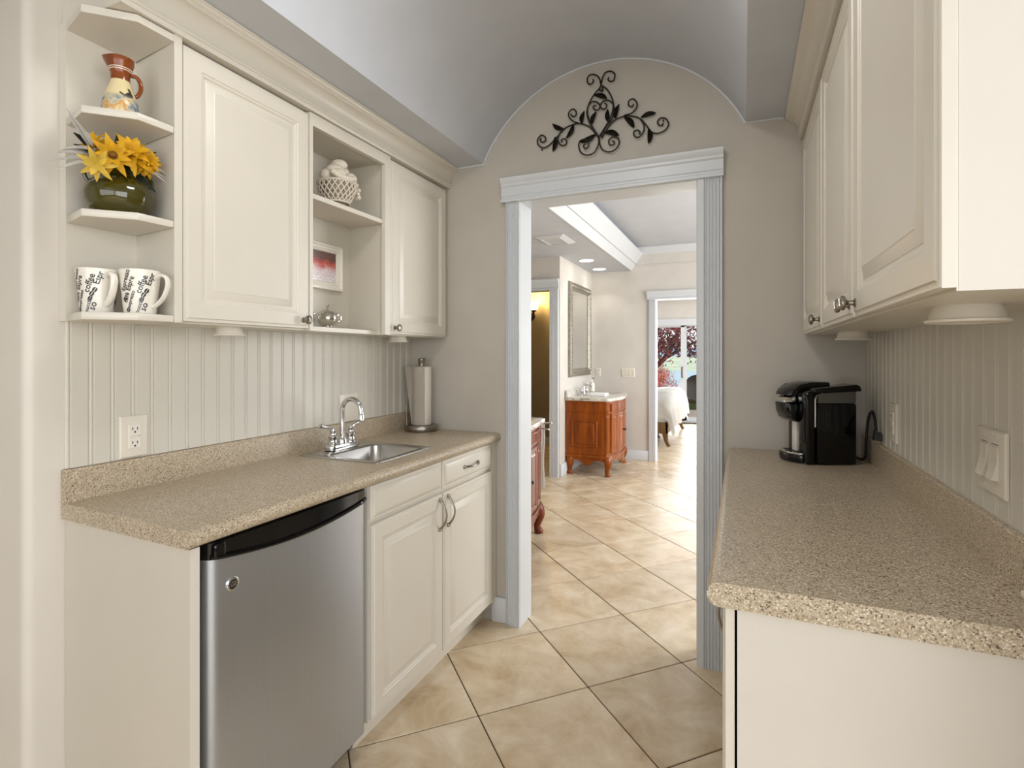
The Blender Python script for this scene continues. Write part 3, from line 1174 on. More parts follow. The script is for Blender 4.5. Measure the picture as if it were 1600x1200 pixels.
def text_mesh(body, size, extrude=0.0, align='CENTER', shear=0.0, bold=0.0):
    cu = bpy.data.curves.new('lettering', 'FONT')
    cu.body = body
    cu.size = size
    cu.align_x = align
    cu.align_y = 'CENTER'
    cu.shear = shear
    cu.offset = bold
    cu.extrude = extrude
    cu.resolution_u = 2
    o = bpy.data.objects.new('lettering', cu)
    COL.objects.link(o)
    bpy.context.view_layer.update()
    dg = bpy.context.evaluated_depsgraph_get()
    me = bpy.data.meshes.new_from_object(o.evaluated_get(dg))
    vs = [v.co.copy() for v in me.vertices]
    fs = [tuple(p.vertices) for p in me.polygons]
    bpy.data.objects.remove(o)
    bpy.data.curves.remove(cu)
    bpy.data.meshes.remove(me)
    return vs, fs

vs, fs = text_mesh('GE', 0.0150, shear=0.35, bold=0.0002)
b = MB()
b.mesh([(bx + 0.0033, by + v.x, bz + v.y) for v in vs], fs)
obj('monogram', b, M['chrome'], badge, smooth=0, fix=False)

# base cabinet
DX = -1.092
t = thing('base_cabinet', 'cream base cabinet with two panel doors and drawer under the sink', 'cabinet', (-1.36, 1.88, 0))
c = MB()
c.box(XB2, DX - 0.021, 1.402, 1.42, 0.1, 0.872)
c.box(XB2, DX - 0.021, 2.337, 2.355, 0.1, 0.872)
c.box(XB2, DX - 0.021, 1.42, 2.337, 0.1, 0.118)
c.box(XB2, XK2, 1.42, 2.337, 0.118, 0.872)
obj('carcass', c, M['cab'], t)
f = MB()
f.box(DX - 0.0205, DX - 0.0195, 1.402, 2.337, 0.1, 0.872)
f.box(DX - 0.0205, DX - 0.006, 2.314, 2.355, 0.1, 0.872)
obj('face_frame', f, M['cab'], t)
obj('toe_kick', MB().box(-1.19, -1.172, 1.402, 2.355, 0, 0.1), M['cab'], t)
ym = 1.848
d = obj('door', MB().rings(xface(DX, 1), 1.404, ym - 0.0035, 0.112, 0.740, DOOR), M['cab'], t, smooth=25)
def bow_pull(parent, a, b_, out, axis):
    A, B = Vector(a), Vector(b_)
    o_ = Vector(out)
    pts, rad = [], []
    for k in range(13):
        q = k / 12
        pts.append(A.lerp(B, q) + o_ * (math.sin(PI * q) ** 0.8))
        rad.append(0.0052 - 0.0018 * math.sin(PI * q))
    m = MB().tube(pts, rad, 8)
    for e in (A, B):
        m.lathe_dir([(0.008, -0.001), (0.008, 0.004), (0.005, 0.009)], e, o_, 12)
    return obj('handle', m, M['nickel'], parent)
bow_pull(d, (DX, ym - 0.03, 0.605), (DX, ym - 0.03, 0.722), (0.032, 0, 0), 'z')
d = obj('door', MB().rings(xface(DX, 1), ym + 0.003, 2.306, 0.112, 0.740, DOOR), M['cab'], t, smooth=25)
bow_pull(d, (DX, ym + 0.034, 0.605), (DX, ym + 0.034, 0.722), (0.032, 0, 0), 'z')
obj('false_drawer_front', MB().rings(xface(DX, 1), 1.404, ym - 0.0035, 0.7535, 0.868, DRAWER), M['cab'], t, smooth=25)
d = obj('drawer', MB().rings(xface(DX, 1), ym + 0.003, 2.306, 0.7535, 0.868, DRAWER), M['cab'], t, smooth=25)
bow_pull(d, (DX, 2.02, 0.812), (DX, 2.145, 0.812), (0.03, 0, 0), 'y')

# ================================================================ countertops
CT, CBm = 0.914, 0.8735
def nose(x, s, n=8, r=0.019):
    """rolled front edge outline from top to bottom; s = outward direction."""
    h = CT - CBm
    pts = []
    for k in range(n + 1):
        a = PI / 2 - PI * k / n
        pts.append((x - s * r + s * r * math.cos(a), CBm + h / 2 + h / 2 * math.sin(a)))
    return pts
CFX = -1.074
t = thing('countertop', 'beige speckled laminate countertop with backsplash along the left wall', 'countertop', (-1.35, 1.56, CBm))
b = MB()
def strip(y0, y1, xa, xb, slant=False):
    """slab piece from xa (back) to xb (front, rolled when xb is the front edge)"""
    if abs(xb - CFX) < 1e-6:
        poly = [(xa, CT)] + nose(CFX, 1) + [(xa, CBm)]
    else:
        poly = [(xa, CT), (xb, CT), (xb, CBm), (xa, CBm)]
    n = len(poly)
    def ys(x, y):
        return y + (0.043 * (CFX - x) / (CFX - XB) - 0.0 if slant else 0)
    r0 = [(x, 0.772 + 0.025 * (CFX - x) / (CFX - XB) if slant else y0, z) for x, z in poly]
    r1 = [(x, y1, z) for x, z in poly]
    vs = r0 + r1
    fs = [tuple(range(n)), tuple(range(2 * n - 1, n - 1, -1))] + [(i, i + n, (i + 1) % n + n, (i + 1) % n) for i in range(n)]
    b.mesh(vs, fs)
SY0, SY1, SX0, SX1 = 1.54, 1.85, -1.50, -1.178
strip(0.78, SY0, XB, CFX, True)
strip(SY1, 2.358, XB, CFX)
strip(SY0, SY1, XB, SX0)
strip(SY0, SY1, SX1, CFX)
obj('slab', b, M['laminate'], t, smooth=50)
bs = MB()
r0 = [(XB, 0.797, CT), (XS, 0.796, CT), (XS, 0.796, 0.993), (XS2, 0.796, 0.997), (XB, 0.797, 0.998)]
r1 = [(x, 2.358, z) for x, y, z in r0]
bs.mesh(r0 + r1, [(0, 1, 2, 3, 4), (9, 8, 7, 6, 5)] + [(i, i + 5, (i + 1) % 5 + 5, (i + 1) % 5) for i in range(5)])
obj('backsplash', bs, M['laminate'], t, smooth=0)

t = thing('countertop', 'beige speckled laminate countertop with backsplash along the right wall under the coffee maker', 'countertop', (0.19, 1.65, CBm))
b = MB()
x0 = -0.055
b.prism([(XR - 0.001, CT)] + nose(x0, -1) + [(XR - 0.001, CBm)], 0.948, 2.358, 'y')
obj('slab', b, M['laminate'], t, smooth=50)
b = MB().prism([(XR - 0.001, CT), (0.409, CT), (0.409, 0.993), (0.413, 0.997), (XR - 0.001, 0.998)], 0.948, 2.358, 'y')
obj('backsplash', b, M['laminate'], t, smooth=0)

# base cabinet, right
t = thing('base_cabinet', 'pale base cabinet with a plain white end panel under the right counter', 'cabinet', (0.2, 1.66, 0))
obj('carcass', MB().box(-0.008, XR - 0.002, 0.975, 2.355, 0.1, 0.872), M['cab'], t)
obj('end_panel', MB().box(-0.008, XR - 0.002, 0.968, 0.9745, 0.0, 0.872), M['white_wall'], t)
obj('toe_kick', MB().box(0.055, 0.073, 0.975, 2.355, 0, 0.1), M['cab'], t)
for y0, y1 in ((0.972, 1.425), (1.43, 1.885), (1.89, 2.345)):
    dd = obj('door', MB().rings(xface(-0.031, -1), y0, y1, 0.112, 0.868, DOOR), M['cab'], t, smooth=25)
    bow_pull(dd, (-0.031, y1 - 0.03, 0.605), (-0.031, y1 - 0.03, 0.722), (-0.022, 0, 0), 'z')

# ================================================================ sink and tap
t = thing('sink', 'small square stainless steel sink set in the left counter', 'sink', (-1.335, 1.695, CBm))
b = MB()
def rrect(x0, x1, y0, y1, r, z, n=5):
    pts = []
    for cx_, cy_, a0_ in ((x1 - r, y1 - r, 0), (x0 + r, y1 - r, PI / 2), (x0 + r, y0 + r, PI), (x1 - r, y0 + r, 1.5 * PI)):
        for k in range(n + 1):
            a = a0_ + PI / 2 * k / n
            pts.append((cx_ + r * math.cos(a), cy_ + r * math.sin(a), z))
    return pts
loops = [rrect(-1.522, -1.156, 1.515, 1.875, 0.012, CT + 0.0005),
         rrect(-1.520, -1.158, 1.517, 1.873, 0.012, CT + 0.004),
         rrect(-1.512, -1.166, 1.525, 1.865, 0.012, CT + 0.0045),
         rrect(-1.425, -1.186, 1.548, 1.842, 0.04, CT + 0.0025),
         rrect(-1.42, -1.191, 1.553, 1.837, 0.04, CT - 0.003),
         rrect(-1.412, -1.199, 1.561, 1.829, 0.05, CT - 0.10),
         rrect(-1.40, -1.211, 1.573, 1.817, 0.05, CT - 0.128),
         rrect(-1.37, -1.24, 1.603, 1.787, 0.05, CT - 0.137)]
b.grid(loops, closed=True)
b.poly(loops[-1])
obj('basin', b, M['sink_steel'], t, smooth=50)
obj('drain', MB().lathe([(0.042, 0.0), (0.04, 0.003), (0.03, 0.002), (0.02, 0.0005)], (-1.305, 1.695, CT - 0.137), 24), M['chrome'], t)

t = thing('faucet', 'chrome gooseneck tap with two lever handles behind the sink', 'tap', (-1.47, 1.695, CT + 0.0045))
zf = CT + 0.0045
b = MB().prism([(p[0], p[1]) for p in rrect(-1.495, -1.443, 1.612, 1.778, 0.02, 0)], zf, zf + 0.022)
b.bevel(0.005, 2)
obj('base_plate', b, M['chrome'], t)
fx = -1.469
pts = [(fx, 1.695, zf + 0.018), (fx, 1.695, zf + 0.10), (fx, 1.695, zf + 0.152)]
for k in range(1, 13):
    a = PI - PI * k / 12 * 0.97
    pts.append((fx + 0.046 + 0.046 * math.cos(a), 1.695, zf + 0.152 + 0.046 * math.sin(a)))
pts.append((fx + 0.094, 1.695, zf + 0.140))
sp = obj('spout', MB().tube(pts, 0.0095, 14), M['chrome'], t)
obj('aerator', MB().lathe([(0.0115, 0), (0.0115, 0.02), (0.0095, 0.024)], (fx + 0.0945, 1.695, zf + 0.118), 16), M['chrome'], sp)
obj('collar', MB().lathe([(0.02, 0), (0.02, 0.012), (0.014, 0.026), (0.011, 0.03)], (fx, 1.695, zf + 0.02), 20), M['chrome'], t)
for s in (-1, 1):
    y = 1.695 + s * 0.052
    h = MB().lathe([(0.021, 0), (0.021, 0.006), (0.017, 0.010), (0.0155, 0.024), (0.019, 0.030), (0.019, 0.036), (0.012, 0.042), (0.011, 0.052), (0.013, 0.056), (0.008, 0.064)], (fx, y, zf + 0.02), 20)
    h.tube(smooth_path([(fx, y, zf + 0.072), (fx + 0.002 * s, y + s * 0.012, zf + 0.088), (fx + 0.006 * s, y + s * 0.034, zf + 0.094), (fx + 0.010 * s, y + s * 0.062, zf + 0.103)], 4), [0.0085] * 4 + [0.006] * 6 + [0.0078, 0.009, 0.007][:3], 10)
    obj('lever_handle', h, M['chrome'], t)

# ================================================================ paper towel holder and roll
hx, hy = -1.468, 2.272
t = thing('paper_towel_holder', 'brushed steel paper towel stand with round weighted base in the corner', 'stand', (hx, hy, CT))
obj('base', MB().lathe([(0.078, 0.0006), (0.080, 0.003), (0.080, 0.026), (0.077, 0.030), (0.03, 0.031)], (hx, hy, CT), 40), M['nickel'], t)
obj('post', MB().lathe([(0.006, 0.03), (0.006, 0.335)], (hx, hy, CT), 12), M['nickel'], t)
obj('finial', MB().lathe([(0.016, 0.322), (0.0165, 0.326), (0.0165, 0.346), (0.0185, 0.349), (0.0185, 0.356), (0.015, 0.360), (0.004, 0.361)], (hx, hy, CT), 20), M['nickel'], t)
obj('tension_arm', MB().tube(smooth_path([(-1.532, 2.238, CT + 0.028), (-1.534, 2.238, CT + 0.06), (-1.531, 2.236, CT + 0.125)], 4), 0.0035, 8), M['nickel'], t)
t = thing('paper_towel_roll', 'white paper towel roll on the steel stand with a loose outer sheet', 'paper towels', (hx, hy, CT + 0.032))
obj('roll', MB().lathe([(0.02, 0.032), (0.046, 0.032), (0.048, 0.036), (0.048, 0.314), (0.046, 0.318), (0.02, 0.318), (0.02, 0.032)], (hx, hy, CT), 40, cap=False), M['paper'], t)
# loose sheet: leaves the roll at its front-left and hangs outwards at the top
rows = []
for k in range(13):
    z = CT + 0.034 + 0.284 * k / 12
    q = k / 12
    out = 0.004 + 0.05 * q
    row = []
    for i in range(9):
        a = math.radians(-40 - 12 * i)
        row.append((hx + 0.0487 * math.cos(a), hy + 0.0487 * math.sin(a), z))
    ang = math.radians(-40 - 12 * 8)
    px_, py_ = hx + 0.0487 * math.cos(ang), hy + 0.0487 * math.sin(ang)
    tx_, ty_ = -0.86, 0.10
    for i in range(1, 5):
        row.append((px_ + tx_ * out * i / 4, py_ + ty_ * out * i / 4, z))
    rows.append(row)
b = MB().grid(rows)
bmesh.ops.solidify(b.bm, geom=b.bm.faces[:], thickness=0.0008)
obj('loose_sheet', b, M['paper'], t)

# ================================================================ outlets and switches
def plate_on(name, label, x, s, y, z, wy, wz, builder, cat='outlet', m='plate', grp=None):
    t = thing(name, label, cat, (x, y, z - wz / 2), group=grp)
    obj('plate', MB().rings(xface(x, s), y - wy / 2, y + wy / 2, z - wz / 2, z + wz / 2, [(0, 0), (0, 0.003), (0.003, 0.006), (0.005, 0.0065)]), M[m], t, smooth=20)
    builder(t, x + s * 0.0066, s, y, z)
    return t

def gfci(t, x, s, y, z):
    r = obj('receptacle', MB().rings(xface(x, s), y - 0.0165, y + 0.0165, z - 0.0335, z + 0.0335, [(0, -0.001), (0, 0.0015), (0.001, 0.0022)]), M['white_plastic'], t, smooth=20)
    b = MB()
    for dz in (0.0195, -0.0195):
        for dy in (-0.0065, 0.0065):
            b.box(x + s * 0.0018, x + s * 0.0026, y + dy - 0.0011, y + dy + 0.0011, z + dz - 0.002, z + dz + 0.006)
        b.lathe_dir([(0.0026, 0.0018), (0.0026, 0.0026)], (x, y, z + dz - 0.0075), (s, 0, 0), 12)
    b.box(x + s * 0.0018, x + s * 0.0026, y + 0.0105, y + 0.0122, z - 0.0016, z + 0.0018)
    obj('slots', b, M['slot'], r, smooth=0)
    obj('test_button', MB().box(x + s * 0.002, x + s * 0.0034, y - 0.0135, y + 0.006, z - 0.0042, z + 0.0042), M['plate'], r)
    for dz in (0.047, -0.047):
        obj('screw', MB().lathe_dir([(0.003, 0), (0.003, 0.0008), (0.001, 0.001)], (x, y, z + dz), (s, 0, 0), 10), M['plate'], t)

def rocker(t, x, s, y, z):
    for dy in (-0.023, 0.023):
        b = MB()
        yy = y + dy
        b.mesh([(x, yy - 0.014, z - 0.03), (x, yy + 0.014, z - 0.03), (x, yy + 0.014, z + 0.03), (x, yy - 0.014, z + 0.03),
                (x + s * 0.0105, yy - 0.014, z - 0.028), (x + s * 0.0105, yy + 0.014, z - 0.028), (x + s * 0.003, yy + 0.014, z + 0.002), (x + s * 0.003, yy - 0.014, z + 0.002),
                (x + s * 0.0015, yy + 0.014, z + 0.03), (x + s * 0.0015, yy - 0.014, z + 0.03)],
               [(0, 1, 5, 4), (4, 5, 6, 7), (7, 6, 8, 9), (9, 8, 2, 3), (0, 4, 7, 9, 3), (1, 2, 8, 6, 5)])
        obj('rocker', b, M['plate'], t, smooth=0)
        c = MB()
        c.box(x - s * 0.0002, x + s * 0.0004, yy - 0.0145, yy + 0.0145, z + 0.0335, z + 0.0345)
        obj('recess_line', c, M['slot'], t, smooth=0)
        for dz in (0.047, -0.047):
            obj('screw', MB().lathe_dir([(0.003, 0), (0.003, 0.0008), (0.001, 0.001)], (x, yy, z + dz), (s, 0, 0), 10), M['plate'], t)

def blank(t, x, s, y, z):
    for dy in (-0.023, 0.023):
        for dz in (0.047, -0.047):
            obj('screw', MB().lathe_dir([(0.003, 0), (0.003, 0.0008), (0.001, 0.001)], (x, y + dy, z + dz), (s, 0, 0), 10), M['plate'], t)

plate_on('wall_outlet', 'ivory double socket on the left beadboard above the bare counter', XL + 0.0075, 1, 0.969, 1.061, 0.076, 0.118, gfci)
plate_on('blank_wall_plate', 'cream blank wall plate behind the tap', XL + 0.0075, 1, 1.872, 1.06, 0.118, 0.122, blank, 'wall plate')
plate_on('wall_outlet', 'ivory socket on the right beadboard behind the coffee maker', XR - 0.0075, -1, 1.938, 1.086, 0.076, 0.118, gfci)
plate_on('light_switch', 'ivory plate with two rocker switches on the right beadboard', XR - 0.0075, -1, 1.246, 1.096, 0.12, 0.118, rocker, 'switch')

# ================================================================ coffee maker (faces the aisle)
ROT = math.radians(180 + 23.25)
CM = Vector((0.363, 2.140, CT))
t = thing('coffee_maker', 'black single-cup coffee maker with silver handle and drip tray on the right counter', 'coffee maker', CM, ROT, local=True)
b = MB().box(0.0, 0.150, -0.180, -0.058, 0.003, 0.262)
b.bevel(0.014, 3)
obj('body', b, M['black_gloss'], t)
# side water tank with smoked band and lid
tk = MB().box(0.004, 0.140, -0.056, 0.0, 0.002, 0.212)
tk.bevel(0.008, 2)
tank = obj('water_tank', tk, M['black_gloss'], t)
b = MB().prism([(0.008, 0.2125), (0.136, 0.2125), (0.136, 0.232), (0.128, 0.246), (0.008, 0.252)], -0.055, -0.001, 'y')
obj('window_band', b, M['tank'], tank)
b = MB().prism([(-0.012, 0.2525), (0.145, 0.2465), (0.152, 0.2485), (0.140, 0.262), (0.006, 0.276), (-0.006, 0.27)], -0.075, 0.002, 'y')
b.bevel(0.003, 2)
obj('tank_lid', b, M['black_gloss'], t)
# front pillar next to the tank with a bright edge
b = MB().prism([(0.142, 0.001), (0.172, 0.001), (0.172, 0.2), (0.178, 0.235), (0.168, 0.25), (0.150, 0.255), (0.142, 0.245)], -0.060, -0.006, 'y')
b.bevel(0.008, 3)
obj('pillar', b, M['black_gloss'], t)
obj('bright_edge', MB().tube([(0.145, -0.004, 0.13), (0.145, -0.004, 0.225), (0.138, -0.004, 0.238), (0.120, -0.004, 0.244)], 0.0035, 8), M['nickel'], t)
obj('rear_column_plate', MB().box(0.151, 0.166, -0.118, -0.088, 0.034, 0.158).bevel(0.003, 2), M['white_plastic'], t)
# brew head
hd = MB().prism([(0.150, 0.140), (0.192, 0.140), (0.214, 0.152), (0.226, 0.176), (0.231, 0.207), (0.150, 0.207)], -0.168, -0.062, 'y')
hd.bevel(0.006, 2)
head = obj('brew_head', hd, M['black_gloss'], t)
obj('chrome_band', MB().box(0.155, 0.166, -0.0615, -0.0585, 0.15, 0.208).bevel(0.002, 1), M['nickel'], head)
hl = MB().prism([(0.165, 0.2085), (0.252, 0.2085), (0.256, 0.213), (0.244, 0.221), (0.205, 0.232), (0.165, 0.232)], -0.162, -0.064, 'y')
hl.bevel(0.003, 2)
obj('lift_handle', hl, M['silver'], t)
lid = MB().prism([(0.135, 0.232), (0.226, 0.2325), (0.212, 0.252), (0.176, 0.272), (0.120, 0.281), (0.06, 0.281), (0.06, 0.262), (0.13, 0.255)], -0.172, -0.060, 'y')
lid.bevel(0.005, 2)
obj('top_lid', lid, M['black_gloss'], t)
# drip tray
tr = []
for k in range(15):
    a = -PI / 2 + PI * k / 14
    tr.append((0.178 + 0.058 * math.cos(a), -0.100 + 0.072 * math.sin(a)))
tr = [(0.140, -0.172)] + tr + [(0.140, -0.028)]
b = MB().prism(tr, 0.001, 0.030)
b.bevel(0.004, 2)
tray = obj('drip_tray', b, M['black_gloss'], t)
gp = MB().prism([(0.145 + (x - 0.145) * 0.95, -0.1 + (y + 0.1) * 0.93) for x, y in tr], 0.0302, 0.0345)
obj('grate', gp, M['silver'], tray)
sl = MB()
for k in range(7):
    y = -0.145 + 0.015 * k
    sl.box(0.165, 0.215 - 0.012 * abs(k - 3) / 3, y - 0.0025, y + 0.0025, 0.0346, 0.0352)
obj('grate_slots', sl, M['slot'], tray, smooth=0)
for ch in t.children_recursive:
    if ch.name.split('.')[0] in ('brew_head', 'chrome_band', 'lift_handle', 'top_lid', 'drip_tray', 'grate', 'grate_slots'):
        for v in ch.data.vertices:
            if v.co.x > 0.14:
                v.co.x = 0.14 + (v.co.x - 0.14) * 0.70
# power cord, in the maker's own frame
Rm = Matrix.Rotation(-ROT, 3, 'Z')
cw = [(0.350, 2.19, 0.940), (0.378, 2.19, 0.928), (0.390, 2.18, 0.940), (0.391, 2.17, 1.0), (0.396, 2.165, 1.07), (0.402, 2.14, 1.100), (0.405, 2.115, 1.078), (0.406, 2.10, 1.040)]
cl = [Rm @ (Vector(p) - CM) for p in cw]
cord = obj('power_cord', MB().tube(smooth_path(cl, 6), 0.0045, 8), M['black_matte'], t)
pl = [Rm @ (Vector(p) - CM) for p in [(0.400, 2.095, 1.044), (0.419, 2.095, 1.034), (0.4195, 2.095, 1.008), (0.397, 2.095, 1.010)]]
pb = MB()
va = [p + Rm @ Vector((0, -0.012, 0)) for p in pl] + [p + Rm @ Vector((0, 0.012, 0)) for p in pl]
pb.mesh(va, [(0, 1, 2, 3), (7, 6, 5, 4), (0, 4, 5, 1), (1, 5, 6, 2), (2, 6, 7, 3), (3, 7, 4, 0)])
obj('plug', pb, M['black_matte'], cord)

# ================================================================ mugs
def mug(x, y, label, rot):
    z = ZB + 0.0185
    t = thing('mug', label, 'mug', (x, y, z), rot, group=None, local=True)
    H = 0.112
    prof = [(0.030, 0.0), (0.034, 0.002), (0.0355, 0.006), (0.0395, 0.05), (0.0455, 0.108), (0.0455, H), (0.0430, H), (0.0425, 0.107), (0.0365, 0.05), (0.0325, 0.01), (0.010, 0.008)]
    obj('cup', MB().lathe(prof, (0, 0, 0), 40), M['ceramic'], t)
    hp = smooth_path([(0.0425, 0, 0.094), (0.056, 0, 0.1005), (0.070, 0, 0.093), (0.0725, 0, 0.074), (0.064, 0, 0.048), (0.050, 0, 0.030), (0.0355, 0, 0.019)], 5)
    n = len(hp)
    obj('handle', MB().tube(hp, [0.0075] * n, 10, flat=(0.62, 1.15)), M['ceramic'], t)
    # slanted coffee words wrapped round the cup
    b = MB()
    def rad(h):
        return 0.0357 + (0.0458 - 0.0357) * max(0, min(1, (h - 0.006) / 0.102)) + 0.0004
    def wrap(vs, fs, a0_, h0, tilt):
        out = []
        for v in vs:
            u = v.x * math.cos(tilt) - v.y * math.sin(tilt)
            h = h0 + v.x * math.sin(tilt) + v.y * math.cos(tilt)
            h = min(max(h, 0.004), 0.1105)
            a = a0_ + u / 0.041
            r = rad(h)
            out.append((r * math.cos(a), r * math.sin(a), h))
        b.mesh(out, fs)
    T = math.radians(72)
    lines = [('Espresso', 0.0155, 0.083, -1.73), ('café Espre', 0.0165, 0.060, -1.58), ('espresso', 0.0125, 0.036, -1.45), ('coffee', 0.0195, 0.074, -0.87), ('cappuccino', 0.0140, 0.014, -1.03), ('Espr', 0.0185, 0.088, -0.42), ('so', 0.023, 0.018, -0.72), ('coffee', 0.0145, 0.030, 0.75), ('Espresso', 0.0165, 0.060, 1.1), ('café', 0.017, 0.04, 1.6), ('cappuccino', 0.0145, 0.06, 2.0), ('coffee', 0.0175, 0.05, 2.5), ('espresso', 0.0125, 0.06, 2.95)]
    for word, size, h0, a in lines:
        vs, fs = text_mesh(word, size, bold=0.0003)
        wrap(vs, fs, a, h0, T)
    # printed coffee beans
    for a, h0 in ((-0.76, 0.048), (-0.60, 0.058), (-0.86, 0.036), (-1.86, 0.036), (-1.66, 0.009), (1.35, 0.03), (2.2, 0.02)):
        for sgn in (-1, 1):
            pts = []
            for k in range(10):
                q = PI * k / 9
                pts.append(Vector((0.0008 + 0.0042 * math.sin(q), -0.0066 * math.cos(q), 0)) * 1.0)
            vs = [Vector((p.x * sgn, p.y, 0)) for p in pts]
            wrap(vs, [tuple(range(10))], a, h0, math.radians(-28))
    o = obj('print', b, M['print'], t, smooth=0, fix=False)
    o['kind'] = 'stuff'
    return t
mug(-1.507, 0.833, 'white mug printed with coffee words, the left one on the bottom corner shelf', math.radians(-2))
mug(-1.425, 0.887, 'white mug printed with coffee words, the right one beside the wide-door cabinet', math.radians(22))

# ================================================================ vase with flowers
Z1 = 1.623 + 0.0182
vx, vy = -1.468, 0.862
t = thing('vase', 'squat olive green glazed vase with two handles on the middle corner shelf', 'vase', (vx, vy, Z1))
obj('body', MB().lathe([(0.040, 0), (0.045, 0.002), (0.062, 0.015), (0.0745, 0.035), (0.0775, 0.052), (0.074, 0.070), (0.062, 0.087), (0.046, 0.099), (0.038, 0.108), (0.036, 0.118), (0.040, 0.128), (0.043, 0.131), (0.040, 0.1305), (0.033, 0.118), (0.033, 0.10), (0.02, 0.06)], (vx, vy, Z1), 40), M['olive'], t)
dv = Vector((0.44, 0.90, 0)).normalized()
for s in (-1, 1):
    pts = [Vector((vx, vy, Z1)) + dv * s * r + Vector((0, 0, z)) for r, z in ((0.036, 0.119), (0.052, 0.124), (0.066, 0.113), (0.070, 0.098), (0.064, 0.084))]
    obj('handle', MB().tube(smooth_path(pts, 4), 0.0048, 8), M['olive'], t)

def petal(b, c, n, ang, L, W, cup, droop=0.0):
    """pointed petal leaving c, in the plane normal to n, lifted by cup."""
    n = n.normalized()
    u = n.orthogonal().normalized()
    v = n.cross(u)
    d = u * math.cos(ang) + v * math.sin(ang)
    s = n.cross(d)
    rows = []
    for k in range(6):
        q = k / 5
        w = W * math.sin(PI * (0.12 + 0.88 * q) ** 0.85) * (1 if k < 5 else 0.02)
        p = c + d * (L * q) + n * (cup * L * math.sin(q * 1.7) - droop * L * q * q)
        rows.append([p - s * w + n * (0.12 * w), p - n * (0.18 * w), p + s * w + n * (0.12 * w)])
    b.grid(rows)

def flower(label, c, n, L, layers, m, eye=True, stem_to=None, cup0=0.25):
    c, n = Vector(c), Vector(n).normalized()
    base = Vector(stem_to or (vx, vy, Z1 + 0.105))
    t = thing('artificial_flower', label, 'flower', base)
    b = MB()
    for li, (cnt, f) in enumerate(layers):
        for k in range(cnt):
            petal(b, c - n * 0.004 * li, n, 2 * PI * k / cnt + li * 0.4 + random.uniform(-0.1, 0.1), L * f * random.uniform(0.9, 1.08), L * 0.17, cup0 + 0.28 * (len(layers) - 1 - li) - 0.08 * li, 0.1 * li)
    bmesh.ops.solidify(b.bm, geom=b.bm.faces[:], thickness=0.0007)
    obj('petals', b, m, t)
    if eye:
        e = MB().ball(c + n * 0.004, L * 0.17, 1, 1, 0.7)
        for k in range(14):
            a = 2 * PI * k / 14
            u = n.orthogonal().normalized()
            v = n.cross(u)
            e.ball(c + n * 0.008 + (u * math.cos(a) + v * math.sin(a)) * L * 0.17, L * 0.035, seg=6, rings=4)
        obj('eye', e, M['stamen'], t)
    mid = (c + base) * 0.5 + Vector((0, 0, 0.01))
    obj('stem', MB().tube(smooth_path([base, mid, c - n * 0.006], 4), 0.002, 6), M['leaf'], t)
    return t
view = Vector((1.0, -0.6, -0.15))
G = 'yellow artificial flowers in the olive vase'
flower('pale gold artificial flower with brown eye facing the room at the vase centre', (-1.398, 0.806, 1.772), (1, -0.55, -0.1), 0.052, [(7, 0.7), (9, 1.0)], M['petal'])
flower('deep golden artificial flower with broad petals right of the brown-eyed bloom', (-1.405, 0.850, 1.795), (0.8, -0.35, 0.35), 0.055, [(6, 0.6), (7, 0.85), (8, 1.05)], M['petal'], False)
flower('many-petalled golden artificial dahlia leaning over the right side of the vase', (-1.402, 0.889, 1.785), (0.9, -0.3, 0.1), 0.040, [(8, 0.45), (10, 0.7), (12, 0.92), (12, 1.1)], M['petal'], False)
flower('yellow artificial flower leaning left at the back of the vase', (-1.440, 0.792, 1.795), (0.3, -0.8, 0.5), 0.048, [(6, 0.7), (8, 1.0)], M['petal'])
flower('pale yellow artificial flower drooping lowest on the left over the vase', (-1.405, 0.776, 1.742), (0.75, -0.65, -0.4), 0.042, [(5, 0.7), (7, 1.0)], M['petal_pale'], False)
flower('half-open yellow bud rising highest above the vase', (-1.445, 0.886, 1.828), (0.25, 0.0, 1), 0.026, [(4, 0.8), (5, 1.0)], M['petal_pale'], False, cup0=0.8)

def leaf_blade(b, base, tip, w, sag=0.0, nrm=Vector((0.8, -0.5, 0.3))):
    A, B = Vector(base), Vector(tip)
    d = (B - A)
    s = d.normalized().cross(nrm).normalized()
    rows = []
    for k in range(8):
        q = k / 7
        ww = w * math.sin(PI * (0.08 + 0.9 * q)) + 0.0003
        p = A + d * q + Vector((0, 0, sag * math.sin(PI * q)))
        rows.append([p - s * ww, p + nrm.normalized() * ww * 0.25, p + s * ww])
    b.grid(rows)

t = thing('leaf_spray', 'dark green artificial leaves among the yellow flowers in the olive vase', 'leaves', (vx, vy, Z1 + 0.105))
o0 = (vx, vy, Z1 + 0.108)
for tip, w, sag in (((-1.375, 0.895, 1.705), 0.010, 0.02), ((-1.42, 0.925, 1.825), 0.012, 0.01), ((-1.45, 0.905, 1.842), 0.012, 0.0), ((-1.44, 0.745, 1.812), 0.014, 0.01), ((-1.42, 0.735, 1.778), 0.010, 0.015), ((-1.43, 0.835, 1.842), 0.011, 0.0), ((-1.385, 0.845, 1.735), 0.010, 0.02)):
    b = MB()
    leaf_blade(b, o0, tip, w, sag)
    bmesh.ops.solidify(b.bm, geom=b.bm.faces[:], thickness=0.0006)
    obj('leaf', b, M['leaf'], t)
t = thing('grass_plume', 'silvery white feather grass plumes leaning left out of the olive vase', 'grass', (vx, vy, Z1 + 0.11))
